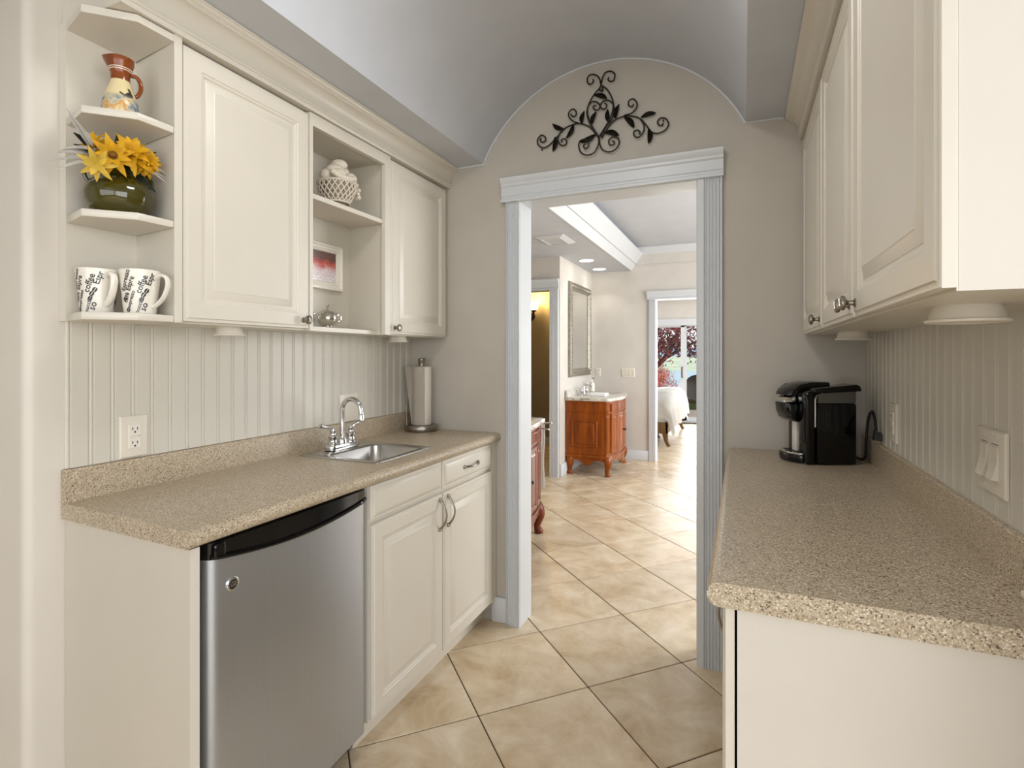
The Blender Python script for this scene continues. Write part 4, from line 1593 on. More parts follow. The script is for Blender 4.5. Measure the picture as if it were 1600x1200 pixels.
tips = [(-1.425, 0.722, 1.858), (-1.43, 0.732, 1.848), (-1.42, 0.738, 1.835), (-1.425, 0.728, 1.842), (-1.40, 0.685, 1.735), (-1.41, 0.70, 1.748), (-1.405, 0.678, 1.715), (-1.40, 0.69, 1.702), (-1.41, 0.71, 1.758), (-1.392, 0.938, 1.765), (-1.39, 0.928, 1.745), (-1.395, 0.930, 1.755)]
for k, tip in enumerate(tips):
    b = MB()
    leaf_blade(b, (vx + 0.01 * math.sin(k), vy + 0.01 * math.cos(k), Z1 + 0.112), tip, 0.0055, 0.028 if tip[2] < 1.8 else -0.008)
    bmesh.ops.solidify(b.bm, geom=b.bm.faces[:], thickness=0.0005)
    obj('blade', b, M['plume'], t)

# ================================================================ jug on the top corner shelf
Z2 = 1.870 + 0.0182
jx, jy = -1.463, 0.862
t = thing('jug', 'cream stoneware jug with painted sprigs and brown neck on the top corner shelf', 'jug', (jx, jy, Z2))
obj('body', MB().lathe([(0.036, 0), (0.040, 0.002), (0.0455, 0.018), (0.0465, 0.034), (0.0435, 0.056), (0.0365, 0.080), (0.0295, 0.100), (0.0255, 0.112), (0.0245, 0.118)], (jx, jy, Z2), 36), M['stoneware'], t)
b = MB().lathe([(0.0246, 0.1181), (0.0240, 0.126), (0.0245, 0.138), (0.0265, 0.148), (0.031, 0.160), (0.0345, 0.174), (0.0350, 0.184), (0.0325, 0.185), (0.030, 0.174), (0.024, 0.155), (0.020, 0.12)], (jx, jy, Z2), 36)
sd = Vector((-0.75, -0.66, 0)).normalized()
for v in b.bm.verts:       # pull the rim into a pouring lip
    h = v.co.z - Z2
    if h > 0.15:
        rel = Vector((v.co.x - jx, v.co.y - jy, 0))
        q = max(0.0, rel.normalized().dot(sd)) ** 6
        v.co += (sd * 0.012 + Vector((0, 0, 0.004))) * q * (h - 0.15) / 0.035
obj('neck', b, M['brown_glaze'], t)
for zz, r in ((0.148, 0.0272), (0.153, 0.0290)):
    obj('cream_band', MB().lathe([(r - 0.002, -0.001), (r + 0.0004, -0.001), (r + 0.0010, 0.001), (r - 0.002, 0.001)], (jx, jy, Z2 + zz), 36, cap=False), M['cream_line'], t)
hd = Vector((0.62, 0.78, 0)).normalized()
pts = [Vector((jx, jy, Z2)) + hd * r + Vector((0, 0, z)) for r, z in ((0.026, 0.142), (0.040, 0.140), (0.049, 0.124), (0.050, 0.104), (0.043, 0.086), (0.035, 0.080))]
obj('handle', MB().tube(smooth_path(pts, 4), 0.0058, 10), M['brown_glaze'], t)

for ch in t.children_recursive:
    ch.data.transform(Matrix.Scale(0.86, 4))

# ================================================================ open cabinet: fruit basket, picture, sugar bowl
Z3 = 1.8562
kx, ky = -1.447, 1.640
t = thing('fruit_basket', 'cream plaster basket heaped with moulded fruit on the upper open shelf', 'ornament', (kx, ky, Z3))
def bprof(h):
    return [0.040, 0.046, 0.058, 0.066, 0.070, 0.0715, 0.072][min(6, int(h * 6.01))]
obj('basket', MB().lathe([(0.036, 0), (0.040, 0.003), (0.036, 0.012), (0.034, 0.018), (0.046, 0.026), (0.060, 0.045), (0.067, 0.068), (0.070, 0.092), (0.072, 0.100), (0.066, 0.102), (0.05, 0.10)], (kx, ky, Z3), 32), M['basket'], t)
lat = MB()
for s in (-1, 1):
    for k in range(20):
        pts = []
        for q in range(8):
            h = q / 7
            a = 2 * PI * k / 20 + s * h * 0.75
            z = 0.024 + 0.072 * h
            r = 0.0465 + 0.0262 * (1 - (1 - h) ** 2)
            pts.append((kx + r * math.cos(a), ky + r * math.sin(a), Z3 + z))
        lat.tube(pts, 0.0026, 5)
for z, r in ((0.098, 0.0725), (0.024, 0.0465)):
    ring = [(kx + r * math.cos(2 * PI * k / 32), ky + r * math.sin(2 * PI * k / 32), Z3 + z) for k in range(33)]
    lat.tube(ring, 0.0038, 6)
obj('lattice', lat, M['plaster'], t)
fr = [((0.030, -0.030, 0.122), (0.034, 0.026, 0.024), 0.3), ((0.040, 0.030, 0.118), (0.026, 0.026, 0.026), 0), ((0.004, 0.022, 0.143), (0.032, 0.030, 0.028), 0.2), ((0.016, -0.026, 0.140), (0.036, 0.026, 0.024), 0.9), ((0.010, 0.0, 0.170), (0.034, 0.028, 0.022), 0.2), ((-0.03, 0.01, 0.13), (0.035, 0.035, 0.03), 0), ((-0.01, -0.045, 0.12), (0.025, 0.025, 0.025), 0)]
for (dx, dy, dz), (a, b_, c_), r in fr:
    obj('fruit', MB().ball((kx + dx, ky + dy, Z3 + dz), 1.0, a, b_, c_, 16, 10, Matrix.Rotation(r, 3, 'Z')), M['plaster'], t)
bn = MB()
bn.tube(smooth_path([(kx + 0.030, ky - 0.068, Z3 + 0.128), (kx + 0.056, ky - 0.042, Z3 + 0.108), (kx + 0.070, ky - 0.004, Z3 + 0.106), (kx + 0.068, ky + 0.022, Z3 + 0.118)], 5), [0.004] + [0.011] * 14 + [0.004], 10)
obj('banana', bn, M['plaster'], t)
for k in range(14):
    a, z = random.uniform(0.7, 1.35), random.uniform(0.055, 0.115)
    r = 0.074 + random.uniform(0, 0.012)
    obj('grape', MB().ball((kx + r * math.cos(a), ky + r * math.sin(a), Z3 + z), 0.0085, seg=8, rings=6), M['plaster'], t)
obj('stalk', MB().tube([(kx + 0.008, ky, Z3 + 0.188), (kx + 0.010, ky + 0.004, Z3 + 0.204)], [0.003, 0.0018], 6), M['basket'], t)

px0, px1, pz0, pz1 = 1.548, 1.790, 1.556, 1.742
pX = BX + 0.0318
t = thing('picture_frame', 'small white framed print in reds on the back of the open cabinet', 'picture', (pX, 1.669, pz0))
FR = [(0, 0), (0, 0.014), (0.003, 0.018), (0.008, 0.018), (0.013, 0.012), (0.019, 0.011), (0.022, 0.013), (0.030, 0.009), (0.032, 0.005)]
obj('frame', MB().rings(xface(pX, 1), px0, px1, pz0, pz1, FR), M['ceramic'], t, smooth=25)
obj('print', MB().box(pX + 0.0052, pX + 0.0062, px0 + 0.033, px1 - 0.033, pz0 + 0.033, pz1 - 0.033), M['picture'], t, smooth=0)

sx_, sy_ = -1.500, 1.646
Z4 = ZB + 0.0182
t = thing('sugar_bowl', 'polished silver lidded sugar bowl on the lower open shelf', 'bowl', (sx_, sy_, Z4))
obj('bowl', MB().lathe([(0.022, 0), (0.026, 0.002), (0.024, 0.006), (0.021, 0.010), (0.032, 0.020), (0.039, 0.033), (0.040, 0.044), (0.038, 0.052), (0.041, 0.055), (0.040, 0.057)], (sx_, sy_, Z4), 36), M['silver'], t)
ld = obj('lid', MB().lathe([(0.0405, 0.0572), (0.038, 0.062), (0.028, 0.069), (0.014, 0.074), (0.005, 0.076)], (sx_, sy_, Z4), 36), M['silver'], t)
obj('finial', MB().tube(smooth_path([(sx_, sy_, Z4 + 0.074), (sx_, sy_ - 0.003, Z4 + 0.082), (sx_ + 0.001, sy_ + 0.003, Z4 + 0.090), (sx_, sy_ - 0.001, Z4 + 0.097)], 4), [0.004, 0.0035, 0.003, 0.0028, 0.003, 0.0036, 0.004, 0.0045, 0.0045, 0.0045, 0.004, 0.0032, 0.002], 8), M['silver'], ld)
dv = Vector((0.5, 0.87, 0)).normalized()
for s in (-1, 1):
    pts = [Vector((sx_, sy_, Z4)) + dv * s * r + Vector((0, 0, z)) for r, z in ((0.037, 0.050), (0.048, 0.056), (0.054, 0.046), (0.049, 0.032), (0.036, 0.028))]
    obj('handle', MB().tube(smooth_path(pts, 4), 0.0028, 8), M['silver'], t)

# ================================================================ wrought iron wall ornament
ORN_Y = 2.343
ORN_WIRES= [[(-0.614,2.523),(-0.611,2.513),(-0.624,2.503),(-0.638,2.514),(-0.638,2.536),(-0.62,2.546),(-0.596,2.536),(-0.582,2.515),(-0.576,2.49),(-0.552,2.468),(-0.532,2.433),(-0.522,2.396),(-0.528,2.354),(-0.544,2.322),(-0.568,2.287),(-0.586,2.259),(-0.589,2.228),(-0.608,2.195),(-0.64,2.188),(-0.668,2.204),(-0.679,2.234),(-0.673,2.257),(-0.648,2.26),(-0.634,2.245),(-0.636,2.225),(-0.648,2.219),(-0.657,2.232),(-0.647,2.24)],[(-0.542,2.52),(-0.546,2.509),(-0.534,2.499),(-0.52,2.504),(-0.517,2.529),(-0.536,2.545),(-0.56,2.542),(-0.572,2.519),(-0.577,2.496),(-0.584,2.48),(-0.604,2.462),(-0.624,2.435),(-0.638,2.406),(-0.642,2.375),(-0.632,2.337),(-0.612,2.302),(-0.588,2.261),(-0.583,2.227),(-0.568,2.201),(-0.54,2.189),(-0.513,2.197),(-0.497,2.221),(-0.503,2.245),(-0.524,2.253),(-0.542,2.242),(-0.54,2.222),(-0.524,2.218),(-0.518,2.229),(-0.527,2.235)],[(-0.584,2.482),(-0.584,2.473),(-0.577,2.467),(-0.571,2.472),(-0.573,2.482)],[(-0.584,2.258),(-0.616,2.311),(-0.636,2.362),(-0.638,2.402),(-0.62,2.422),(-0.596,2.418),(-0.582,2.399),(-0.588,2.383),(-0.606,2.386),(-0.612,2.401),(-0.599,2.403)],[(-0.58,2.262),(-0.556,2.301),(-0.532,2.328),(-0.52,2.365),(-0.524,2.396),(-0.544,2.418),(-0.568,2.418),(-0.582,2.403),(-0.576,2.388),(-0.56,2.383),(-0.552,2.398),(-0.561,2.408)],[(-0.588,2.259),(-0.616,2.299),(-0.64,2.323),(-0.681,2.34),(-0.718,2.338),(-0.752,2.326),(-0.786,2.295),(-0.82,2.266),(-0.85,2.256),(-0.876,2.273),(-0.881,2.298),(-0.863,2.316),(-0.844,2.306),(-0.841,2.288),(-0.859,2.284),(-0.868,2.296),(-0.86,2.302)],[(-0.679,2.338),(-0.706,2.352),(-0.724,2.373),(-0.726,2.394),(-0.71,2.407),(-0.693,2.396),(-0.692,2.376),(-0.708,2.374),(-0.717,2.386)],[(-0.752,2.326),(-0.773,2.305),(-0.779,2.278),(-0.764,2.253),(-0.743,2.252),(-0.737,2.267),(-0.747,2.281),(-0.762,2.277),(-0.759,2.266)],[(-0.576,2.257),(-0.548,2.299),(-0.52,2.326),(-0.474,2.337),(-0.44,2.331),(-0.406,2.314),(-0.379,2.279),(-0.361,2.251),(-0.335,2.239),(-0.302,2.247),(-0.288,2.271),(-0.299,2.295),(-0.32,2.302),(-0.333,2.29),(-0.328,2.274),(-0.313,2.269),(-0.311,2.279)],[(-0.474,2.337),(-0.443,2.341),(-0.422,2.358),(-0.419,2.381),(-0.434,2.401),(-0.453,2.397),(-0.455,2.378),(-0.44,2.369),(-0.433,2.38)],[(-0.406,2.312),(-0.391,2.284),(-0.392,2.254),(-0.413,2.233),(-0.432,2.244),(-0.432,2.261),(-0.415,2.264),(-0.406,2.251),(-0.412,2.246)]]
ORN_LEAVES= [[(-0.752,2.326),(-0.805,2.357)],[(-0.706,2.338),(-0.739,2.281)],[(-0.794,2.296),(-0.803,2.229)],[(-0.668,2.336),(-0.654,2.389)],[(-0.62,2.327),(-0.6,2.377)],[(-0.604,2.277),(-0.677,2.253)],[(-0.608,2.455),(-0.55,2.425)],[(-0.54,2.318),(-0.548,2.379)],[(-0.515,2.333),(-0.497,2.391)],[(-0.564,2.281),(-0.497,2.254)],[(-0.474,2.333),(-0.432,2.276)],[(-0.402,2.319),(-0.339,2.324)],[(-0.37,2.264),(-0.37,2.198)]]

t = thing('wall_ornament', 'black wrought iron scroll ornament with leaves on the arch above the doorway', 'wall decor', (-0.588, 2.36, 2.188))
for k, wv in enumerate(ORN_WIRES):
    dy = 0.004 * ((k % 3) - 1)
    pts = smooth_path([(x, ORN_Y + dy, z) for x, z in wv], 5)
    obj('scroll', MB().tube(pts, 0.0034, 6), M['iron'], t)
for (ax, az), (bx_, bz_) in ORN_LEAVES:
    A, B = Vector((ax, ORN_Y, az)), Vector((bx_, ORN_Y - 0.004, bz_))
    d = B - A
    s = Vector((-d.z, 0, d.x)).normalized()
    W = max(0.010, d.length * 0.165)
    b = MB()
    rows = []
    for q in range(9):
        f = q / 8
        ww = W * math.sin(PI * (0.05 + 0.93 * f)) ** 0.8 + 0.0006
        p = A + d * f + s * 0.006 * math.sin(PI * f)
        rows.append([p - s * ww + Vector((0, 0.003, 0)), p + Vector((0, -0.004, 0)), p + s * ww + Vector((0, 0.003, 0))])
    b.grid(rows)
    bmesh.ops.solidify(b.bm, geom=b.bm.faces[:], thickness=0.0016)
    obj('leaf', b, M['iron'], t, smooth=30)
b = MB()
for x, z in ((-0.575, 2.47), (-0.86, 2.25), (-0.31, 2.29), (-0.589, 2.25)):
    b.tube([(x, ORN_Y, z), (x, 2.36, z)], 0.003, 6)
obj('wall_pin', b, M['iron'], t)

# white charger plug tip lying at the right edge of the counter
t = thing('charger_plug', 'small white plug lying on the right counter by the backsplash', 'plug', (0.402, 1.06, CT))
b = MB().box(0.3955, 0.4085, 1.040, 1.076, CT + 0.0005, CT + 0.013)
b.bevel(0.004, 2)
obj('body', b, M['white_plastic'], t)
obj('cord', MB().tube(smooth_path([(0.402, 1.045, CT + 0.006), (0.403, 1.02, CT + 0.004), (0.398, 0.99, CT + 0.004), (0.40, 0.96, CT + 0.004)], 5), 0.0025, 6), M['white_plastic'], t)

# ================================================================ hall: vanities
def make_vanity(label, X0, Y0, woodm):
    t = thing('vanity_cabinet', label, 'vanity', (X0, Y0, 0), 0.0, local=True)
    def uf(v):           # bowed front
        q = min(1, max(0, (v - 0.06) / 0.75))
        return 0.468 + 0.055 * math.sin(PI * q)
    vs_ = [0.06 + 0.75 * k / 14 for k in range(15)]
    plan = [(0.0, 0.0), (0.435, 0.0), (0.468, 0.033)] + [(uf(v), v) for v in vs_] + [(0.468, 0.837), (0.435, 0.87), (0.0, 0.87)]
    obj('carcass', MB().prism(plan, 0.205, 0.80), woodm, t, smooth=30)
    def off(d):
        cx_, cy_ = 0.22, 0.435
        return [(0.0 if x < 0.001 else x + d, y + (d if y > 0.8 else (-d if y < 0.1 else 0))) for x, y in plan]
    obj('base_moulding', MB().prism(off(0.012), 0.195, 0.222), woodm, t, smooth=30)
    obj('top_moulding', MB().prism(off(0.008), 0.782, 0.7995), woodm, t, smooth=30)
    # marble top with low splash
    tp = MB().prism(off(0.028), 0.80, 0.832)
    tp.bevel(0.006, 2)
    top = obj('marble_top', tp, M['marble'], t)
    obj('splash', MB().box(0.0, 0.02, -0.02, 0.89, 0.8325, 0.905), M['marble'], top)
    # side panel facing the kitchen and its twin
    mp0 = lambda u, v, h: (u, -h, v)
    mp1 = lambda u, v, h: (u, 0.87 + h, v)
    SP = [(0, -0.002), (0, 0.010), (0.008, 0.016), (0.016, 0.013), (0.021, 0.003), (0.030, 0.002), (0.044, 0.010), (0.048, 0.011)]
    for mpf in (mp0, mp1):
        obj('side_panel', MB().rings(mpf, 0.065, 0.35, 0.305, 0.595, SP), woodm, t, smooth=20)
        obj('side_rail', MB().rings(mpf, 0.0, 0.42, 0.664, 0.676, [(0, -0.002), (0, 0.003), (0.003, 0.006)]), woodm, t, smooth=20)
    # turned corner columns
    for y in (0.022, 0.848):
        obj('corner_column', MB().lathe([(0.030, 0.205), (0.034, 0.215), (0.028, 0.23), (0.026, 0.25), (0.027, 0.62), (0.030, 0.64), (0.026, 0.65), (0.032, 0.67), (0.034, 0.72), (0.029, 0.76), (0.033, 0.785)], (0.440, y, 0), 16), woodm, t)
    # front: drawers and doors
    mpf = lambda v, z, h: (uf(v) + 0.012 + h, v, z)
    DP = [(0, -0.03), (0, 0.0), (0.004, 0.004), (0.028, 0.004), (0.032, 0.0), (0.042, 0.0), (0.054, 0.005)]
    for a, b_ in ((0.075, 0.230), (0.240, 0.630), (0.640, 0.795)):
        obj('drawer', MB().rings(mpf, a, b_, 0.685, 0.772, [(0, -0.03), (0, 0.0), (0.003, 0.004), (0.014, 0.004), (0.018, 0.0)]), woodm, t, smooth=20)
    for a, b_, ky_ in ((0.075, 0.230, None), (0.238, 0.432, 0.415), (0.438, 0.632, 0.455), (0.640, 0.795, None)):
        d = obj('door' if ky_ else 'front_panel', MB().rings(mpf, a, b_, 0.24, 0.668, DP), woodm, t, smooth=20)
        if ky_:
            obj('knob', MB().lathe_dir([(0.006, 0), (0.005, 0.012), (0.012, 0.018), (0.012, 0.024), (0.004, 0.028)], (uf(ky_) + 0.015, ky_, 0.46), (1, 0, 0), 12), M['iron'], d)
    # scalloped aprons
    def scal(a, b_, deep, n=24):
        out = []
        for k in range(n + 1):
            q = k / n
            z = 0.165 - deep * math.exp(-((q - 0.5) / 0.16) ** 2) - 0.03 * (abs(2 * q - 1) ** 6)
            out.append((a + (b_ - a) * q, z))
        return out
    for y in (0.004, 0.852):
        obj('side_apron', MB().prism([(0.03, 0.197)] + scal(0.03, 0.43, 0.062) + [(0.43, 0.197)], y, y + 0.014, 'y'), woodm, t)
    rows_lo, rows_hi = [], []
    sc_ = scal(0.06, 0.81, 0.085)
    fr_ = MB()
    a1 = [(uf(v) + 0.004, v, z) for v, z in sc_]
    a2 = [(uf(v) + 0.004, v, 0.197) for v, z in sc_]
    b1 = [(uf(v) - 0.014, v, z) for v, z in sc_]
    b2 = [(uf(v) - 0.014, v, 0.197) for v, z in sc_]
    fr_.grid([a1, a2, b2, b1, a1])
    bmesh.ops.remove_doubles(fr_.bm, verts=fr_.bm.verts[:], dist=1e-5)
    obj('front_apron', fr_, woodm, t)
    obj('carved_pendant', MB().ball((uf(0.435) + 0.004, 0.435, 0.125), 1, 0.012, 0.05, 0.035, 10, 8), woodm, t)
    # cabriole legs
    for lx, ly, ox, oy in ((0.035, 0.035, 0.0, -0.4), (0.445, 0.030, 0.8, -0.5), (0.035, 0.835, 0.0, 0.4), (0.445, 0.840, 0.8, 0.5)):
        pts = [(lx, ly, 0.20), (lx + 0.010 * ox, ly + 0.010 * oy, 0.165), (lx + 0.014 * ox, ly + 0.014 * oy, 0.13), (lx + 0.004 * ox, ly + 0.004 * oy, 0.08), (lx - 0.004 * ox, ly - 0.004 * oy, 0.045), (lx + 0.010 * ox, ly + 0.010 * oy, 0.018), (lx + 0.016 * ox, ly + 0.016 * oy, 0.001)]
        pp = smooth_path(pts, 3)
        R0 = [0.040, 0.045, 0.042, 0.028, 0.022, 0.034, 0.030]
        rr_ = []
        for k in range(len(pp)):
            q = k / 3
            i = min(int(q), 5)
            rr_.append(R0[i] + (R0[min(i + 1, 6)] - R0[i]) * (q - i))
        obj('leg', MB().tube(pp, rr_, 10), woodm, t)
    return t
make_vanity('cherry wood vanity with pale marble top and cabriole legs under the tall mirror', -1.765, 5.585, M['cherry'])
make_vanity('red mahogany vanity with marble top half hidden behind the doorway jamb', -1.812, 2.80, M['mahogany'])

# things on the far vanity
VZ = 0.8322
t = thing('soap_dispenser', 'white soap dispenser with chrome pump on the far vanity', 'dispenser', (-1.66, 6.28, VZ))
c = (-1.66, 6.28, VZ)
obj('stand', MB().lathe([(0.036, 0), (0.036, 0.006), (0.026, 0.014), (0.030, 0.022)], c, 20), M['chrome'], t)
obj('bottle', MB().lathe([(0.028, 0.022), (0.0335, 0.024), (0.0335, 0.118), (0.030, 0.122)], c, 24), M['ceramic'], t)
pm = MB().lathe([(0.030, 0.122), (0.030, 0.127), (0.010, 0.132), (0.010, 0.145), (0.005, 0.147), (0.005, 0.172)], c, 16)
pm.tube(smooth_path([(-1.66, 6.28, VZ + 0.17), (-1.655, 6.28, VZ + 0.180), (-1.63, 6.28, VZ + 0.181), (-1.622, 6.28, VZ + 0.174)], 4), 0.0055, 8)
obj('pump', pm, M['chrome'], t)
t = thing('vanity_faucet', 'chrome basin tap with two knobs on the far vanity', 'tap', (-1.69, 6.03, VZ))
b = MB().lathe([(0.024, 0), (0.020, 0.01), (0.014, 0.03), (0.013, 0.10)], (-1.69, 6.03, VZ), 16)
b.tube(smooth_path([(-1.69, 6.03, VZ + 0.09), (-1.68, 6.03, VZ + 0.115), (-1.64, 6.03, VZ + 0.120), (-1.60, 6.03, VZ + 0.095)], 5), 0.011, 10)
obj('spout', b, M['chrome'], t)
for y in (5.93, 6.13):
    obj('handle', MB().lathe([(0.024, 0), (0.020, 0.012), (0.014, 0.022), (0.022, 0.042), (0.020, 0.062), (0.008, 0.07)], (-1.69, y, VZ), 16), M['chrome'], t)
t = thing('folded_hand_towel', 'white folded hand towel lying on the far vanity', 'towel', (-1.49, 5.92, VZ))
b = MB()
rows = []
for k in range(8):
    z = VZ + 0.001 + 0.034 * k / 7
    r = 0.02 if k in (0, 7) else 0.026
    ins = 0.006 if k in (0, 7) else (0.0 if k in (2, 5) else 0.003)
    rows.append(rrect(-1.60 + ins, -1.385 - ins, 5.85 + ins, 6.0 - ins, r, z))
b.grid(rows, closed=True)
b.poly(rows[0])
b.poly(rows[-1])
obj('fold', b, M['towel'], t)

# towel arm at the near vanity with white towel
t = thing('towel_arm', 'chrome towel arm fixed to the side of the mahogany vanity', 'towel rail', (-1.40, 3.65, 0.74))
b = MB().tube(smooth_path([(-1.42, 3.672, 0.775), (-1.42, 3.70, 0.785), (-1.38, 3.713, 0.790), (-1.29, 3.715, 0.792)], 4), 0.007, 8)
b.ball((-1.288, 3.715, 0.792), 0.010)
b.lathe_dir([(0.022, 0), (0.018, 0.006)], (-1.42, 3.6705, 0.775), (0, 1, 0), 14)
b.tube([(-1.42, 3.695, 0.76), (-1.31, 3.713, 0.745)], 0.005, 8)
b.ball((-1.308, 3.713, 0.745), 0.009)
obj('arm', b, M['chrome'], t)
t = thing('hand_towel', 'white hand towel hanging from the chrome arm beside the mahogany vanity', 'towel', (-1.36, 3.66, 0.28))
rows = []
for k in range(16):
    q = k / 15
    z = 0.800 - 0.50 * q
    w = 0.026 + 0.006 * q
    row = []
    for i in range(11):
        f = i / 10
        row.append((-1.368 - w + 2 * w * f + 0.004 * math.sin(8 * q), 3.718 + 0.010 * math.sin(f * 9 + 2 * q) + 0.004, z))
    rows.append(row)
b = MB().grid(rows)
bmesh.ops.solidify(b.bm, geom=b.bm.faces[:], thickness=0.006)
obj('cloth', b, M['towel'], t)

# mirror over the far vanity
t = thing('wall_mirror', 'tall mirror in an antique silver frame above the cherry vanity', 'mirror', (-1.774, 6.14, 1.045))
MX = -1.774
obj('frame', MB().rings(xface(MX, 1), 5.69, 6.585, 1.045, 2.115, [(0, 0), (0, 0.018), (0.004, 0.026), (0.016, 0.028), (0.022, 0.020), (0.030, 0.022), (0.048, 0.034), (0.062, 0.032), (0.070, 0.022), (0.078, 0.020), (0.088, 0.010), (0.089, 0.008)]), M['mirror_frame'], t, smooth=25)
bd_ = MB()
def edge_beads(y0, z0, y1, z1, n):
    for k in range(n):
        q = (k + 0.5) / n
        bd_.ball((MX + 0.034, y0 + (y1 - y0) * q, z0 + (z1 - z0) * q), 0.011, 0.7, 1, 1, 7, 5)
edge_beads(5.745, 1.10, 5.745, 2.06, 34)
edge_beads(6.53, 1.10, 6.53, 2.06, 34)
edge_beads(5.745, 1.10, 6.53, 1.10, 28)
edge_beads(5.745, 2.06, 6.53, 2.06, 28)
o = obj('carved_beading', bd_, M['mirror_frame'], t)
o['kind'] = 'stuff'
obj('mirror_glass', MB().box(MX + 0.0085, MX + 0.0105, 5.782, 6.493, 1.137, 2.023), M['mirror'], t, smooth=0)

# outlet, switches, vent and lamps of the hall
def plate_y(name, label, cat, x0, x1, z0, z1, y, n, kindp):
    t = thing(name, label, cat, ((x0 + x1) / 2, y, z0))
    obj('plate', MB().rings(yface(y, -1), x0, x1, z0, z1, [(0, 0), (0, 0.003), (0.003, 0.006), (0.005, 0.0065)]), M['white_plastic'], t, smooth=20)
    for k in range(n):
        xc_ = x0 + (x1 - x0) * (k + 0.5) / n
        if kindp == 'rocker':
            obj('rocker', MB().rings(yface(y - 0.0066, -1), xc_ - 0.014, xc_ + 0.014, (z0 + z1) / 2 - 0.032, (z0 + z1) / 2 + 0.032, [(0, 0), (0, 0.003), (0.002, 0.005)]), M['plate'], t)
        else:
            for dz in (-0.022, 0.022):
                s_ = obj('socket', MB().lathe_dir([(0.016, 0), (0.016, 0.002), (0.014, 0.003)], (xc_, y - 0.0066, (z0 + z1) / 2 + dz), (0, -1, 0), 16), M['plate'], t)
                q = MB()
                for dx in (-0.006, 0.006):
                    q.box(xc_ + dx - 0.0012, xc_ + dx + 0.0012, y - 0.0103, y - 0.0095, (z0 + z1) / 2 + dz - 0.004, (z0 + z1) / 2 + dz + 0.005)
                obj('slots', q, M['slot'], s_)
plate_y('light_switch', 'white plate with four rocker switches on the far hall wall', 'switch', -1.388, -1.222, 1.013, 1.128, 6.68, 4, 'rocker')
plate_y('wall_outlet', 'white double socket on the far hall wall behind the soap dispenser', 'outlet', -1.718, -1.652, 1.018, 1.128, 6.68, 1, 'socket')

t = thing('ceiling_vent', 'white louvred air vent in the hall soffit', 'vent', (-1.56, 4.62, 2.315))
fr_ = MB()
def vring(x0, x1, y0, y1, z, i):
    return [(x0 + i, y0 + i, z), (x1 - i, y0 + i, z), (x1 - i, y1 - i, z), (x0 + i, y1 - i, z)]
vx0, vx1, vy0, vy1 = -1.705, -1.425, 4.42, 4.80
fr_.grid([vring(vx0, vx1, vy0, vy1, 2.34, 0), vring(vx0, vx1, vy0, vy1, 2.336, 0), vring(vx0, vx1, vy0, vy1, 2.318, 0.045), vring(vx0, vx1, vy0, vy1, 2.318, 0.055), vring(vx0, vx1, vy0, vy1, 2.336, 0.055)], closed=True)
obj('frame', fr_, M['trim'], t, smooth=20)
obj('duct', MB().box(vx0 + 0.056, vx1 - 0.056, vy0 + 0.056, vy1 - 0.056, 2.3385, 2.3398), M['slot'], t, smooth=0)
for k in range(9):
    y = vy0 + 0.075 + k * 0.029
    b = MB()
    b.mesh([(vx0 + 0.056, y, 2.336), (vx1 - 0.056, y, 2.336), (vx1 - 0.056, y + 0.020, 2.321), (vx0 + 0.056, y + 0.020, 2.321),
            (vx0 + 0.056, y + 0.003, 2.337), (vx1 - 0.056, y + 0.003, 2.337), (vx1 - 0.056, y + 0.023, 2.322), (vx0 + 0.056, y + 0.023, 2.322)],
           [(0, 1, 2, 3), (7, 6, 5, 4), (0, 4, 5, 1), (3, 2, 6, 7), (0, 3, 7, 4), (1, 5, 6, 2)])
    obj('slat', b, M['trim'], t, smooth=0)
for x, y, lb in ((-1.585, 5.76, 'lit recessed ceiling light in the hall soffit nearer the air vent'), (-1.60, 6.40, 'lit recessed ceiling light in the hall soffit nearer the far wall')):
    t = thing('recessed_light', lb, 'lamp', (x, y, 2.33), group='recessed lights in the hall soffit')
    obj('trim_ring', MB().lathe([(0.092, 0.0098), (0.092, 0.006), (0.086, 0.003), (0.078, 0.004), (0.074, 0.0098)], (x, y, 2.33), 28, cap=False), M['trim'], t)
    obj('lens', MB().lathe([(0.0745, 0.0096), (0.0745, 0.005)], (x, y, 2.33), 28), M['downlight'], t)
    sd_ = bpy.data.lights.new('downlight', 'SPOT')
    sd_.energy = 6
    sd_.spot_size = math.radians(110)
    sd_.spot_blend = 0.6
    sd_.color = (1, 0.93, 0.82)
    sd_.shadow_soft_size = 0.06
    so = bpy.data.objects.new('downlight', sd_)
    COL.objects.link(so)
    so.location = (x, y, 2.32)

# sconce in the powder room
t = thing('wall_sconce', 'dark bronze wall sconce with a lit frosted glass shade in the powder room', 'lamp', (-2.83, 7.3, 1.78))
wx, wy = -2.76, 7.30
obj('backplate', MB().lathe_dir([(0.055, 0), (0.05, 0.012), (0.03, 0.02), (0.015, 0.025)], (wx - 0.07, wy, 1.86), (0, -1, 0), 20), M['iron'], t)
obj('arm', MB().tube(smooth_path([(wx - 0.07, wy - 0.02, 1.86), (wx - 0.06, wy - 0.09, 1.80), (wx - 0.02, wy - 0.13, 1.80), (wx + 0.005, wy - 0.13, 1.88), (wx + 0.01, wy - 0.13, 1.915)], 5), [0.02] * 10 + [0.015] * 11, 10), M['iron'], t)
obj('holder', MB().lathe([(0.012, 0), (0.028, 0.012), (0.04, 0.02), (0.038, 0.03)], (wx + 0.01, wy - 0.13, 1.905), 18), M['iron'], t)
obj('shade', MB().lathe([(0.036, 0.031), (0.055, 0.05), (0.068, 0.085), (0.070, 0.12), (0.062, 0.15), (0.058, 0.152), (0.05, 0.11), (0.03, 0.05)], (wx + 0.01, wy - 0.13, 1.905), 24, cap=False), M['globe'], t)
pd = bpy.data.lights.new('sconce_bulb', 'POINT')
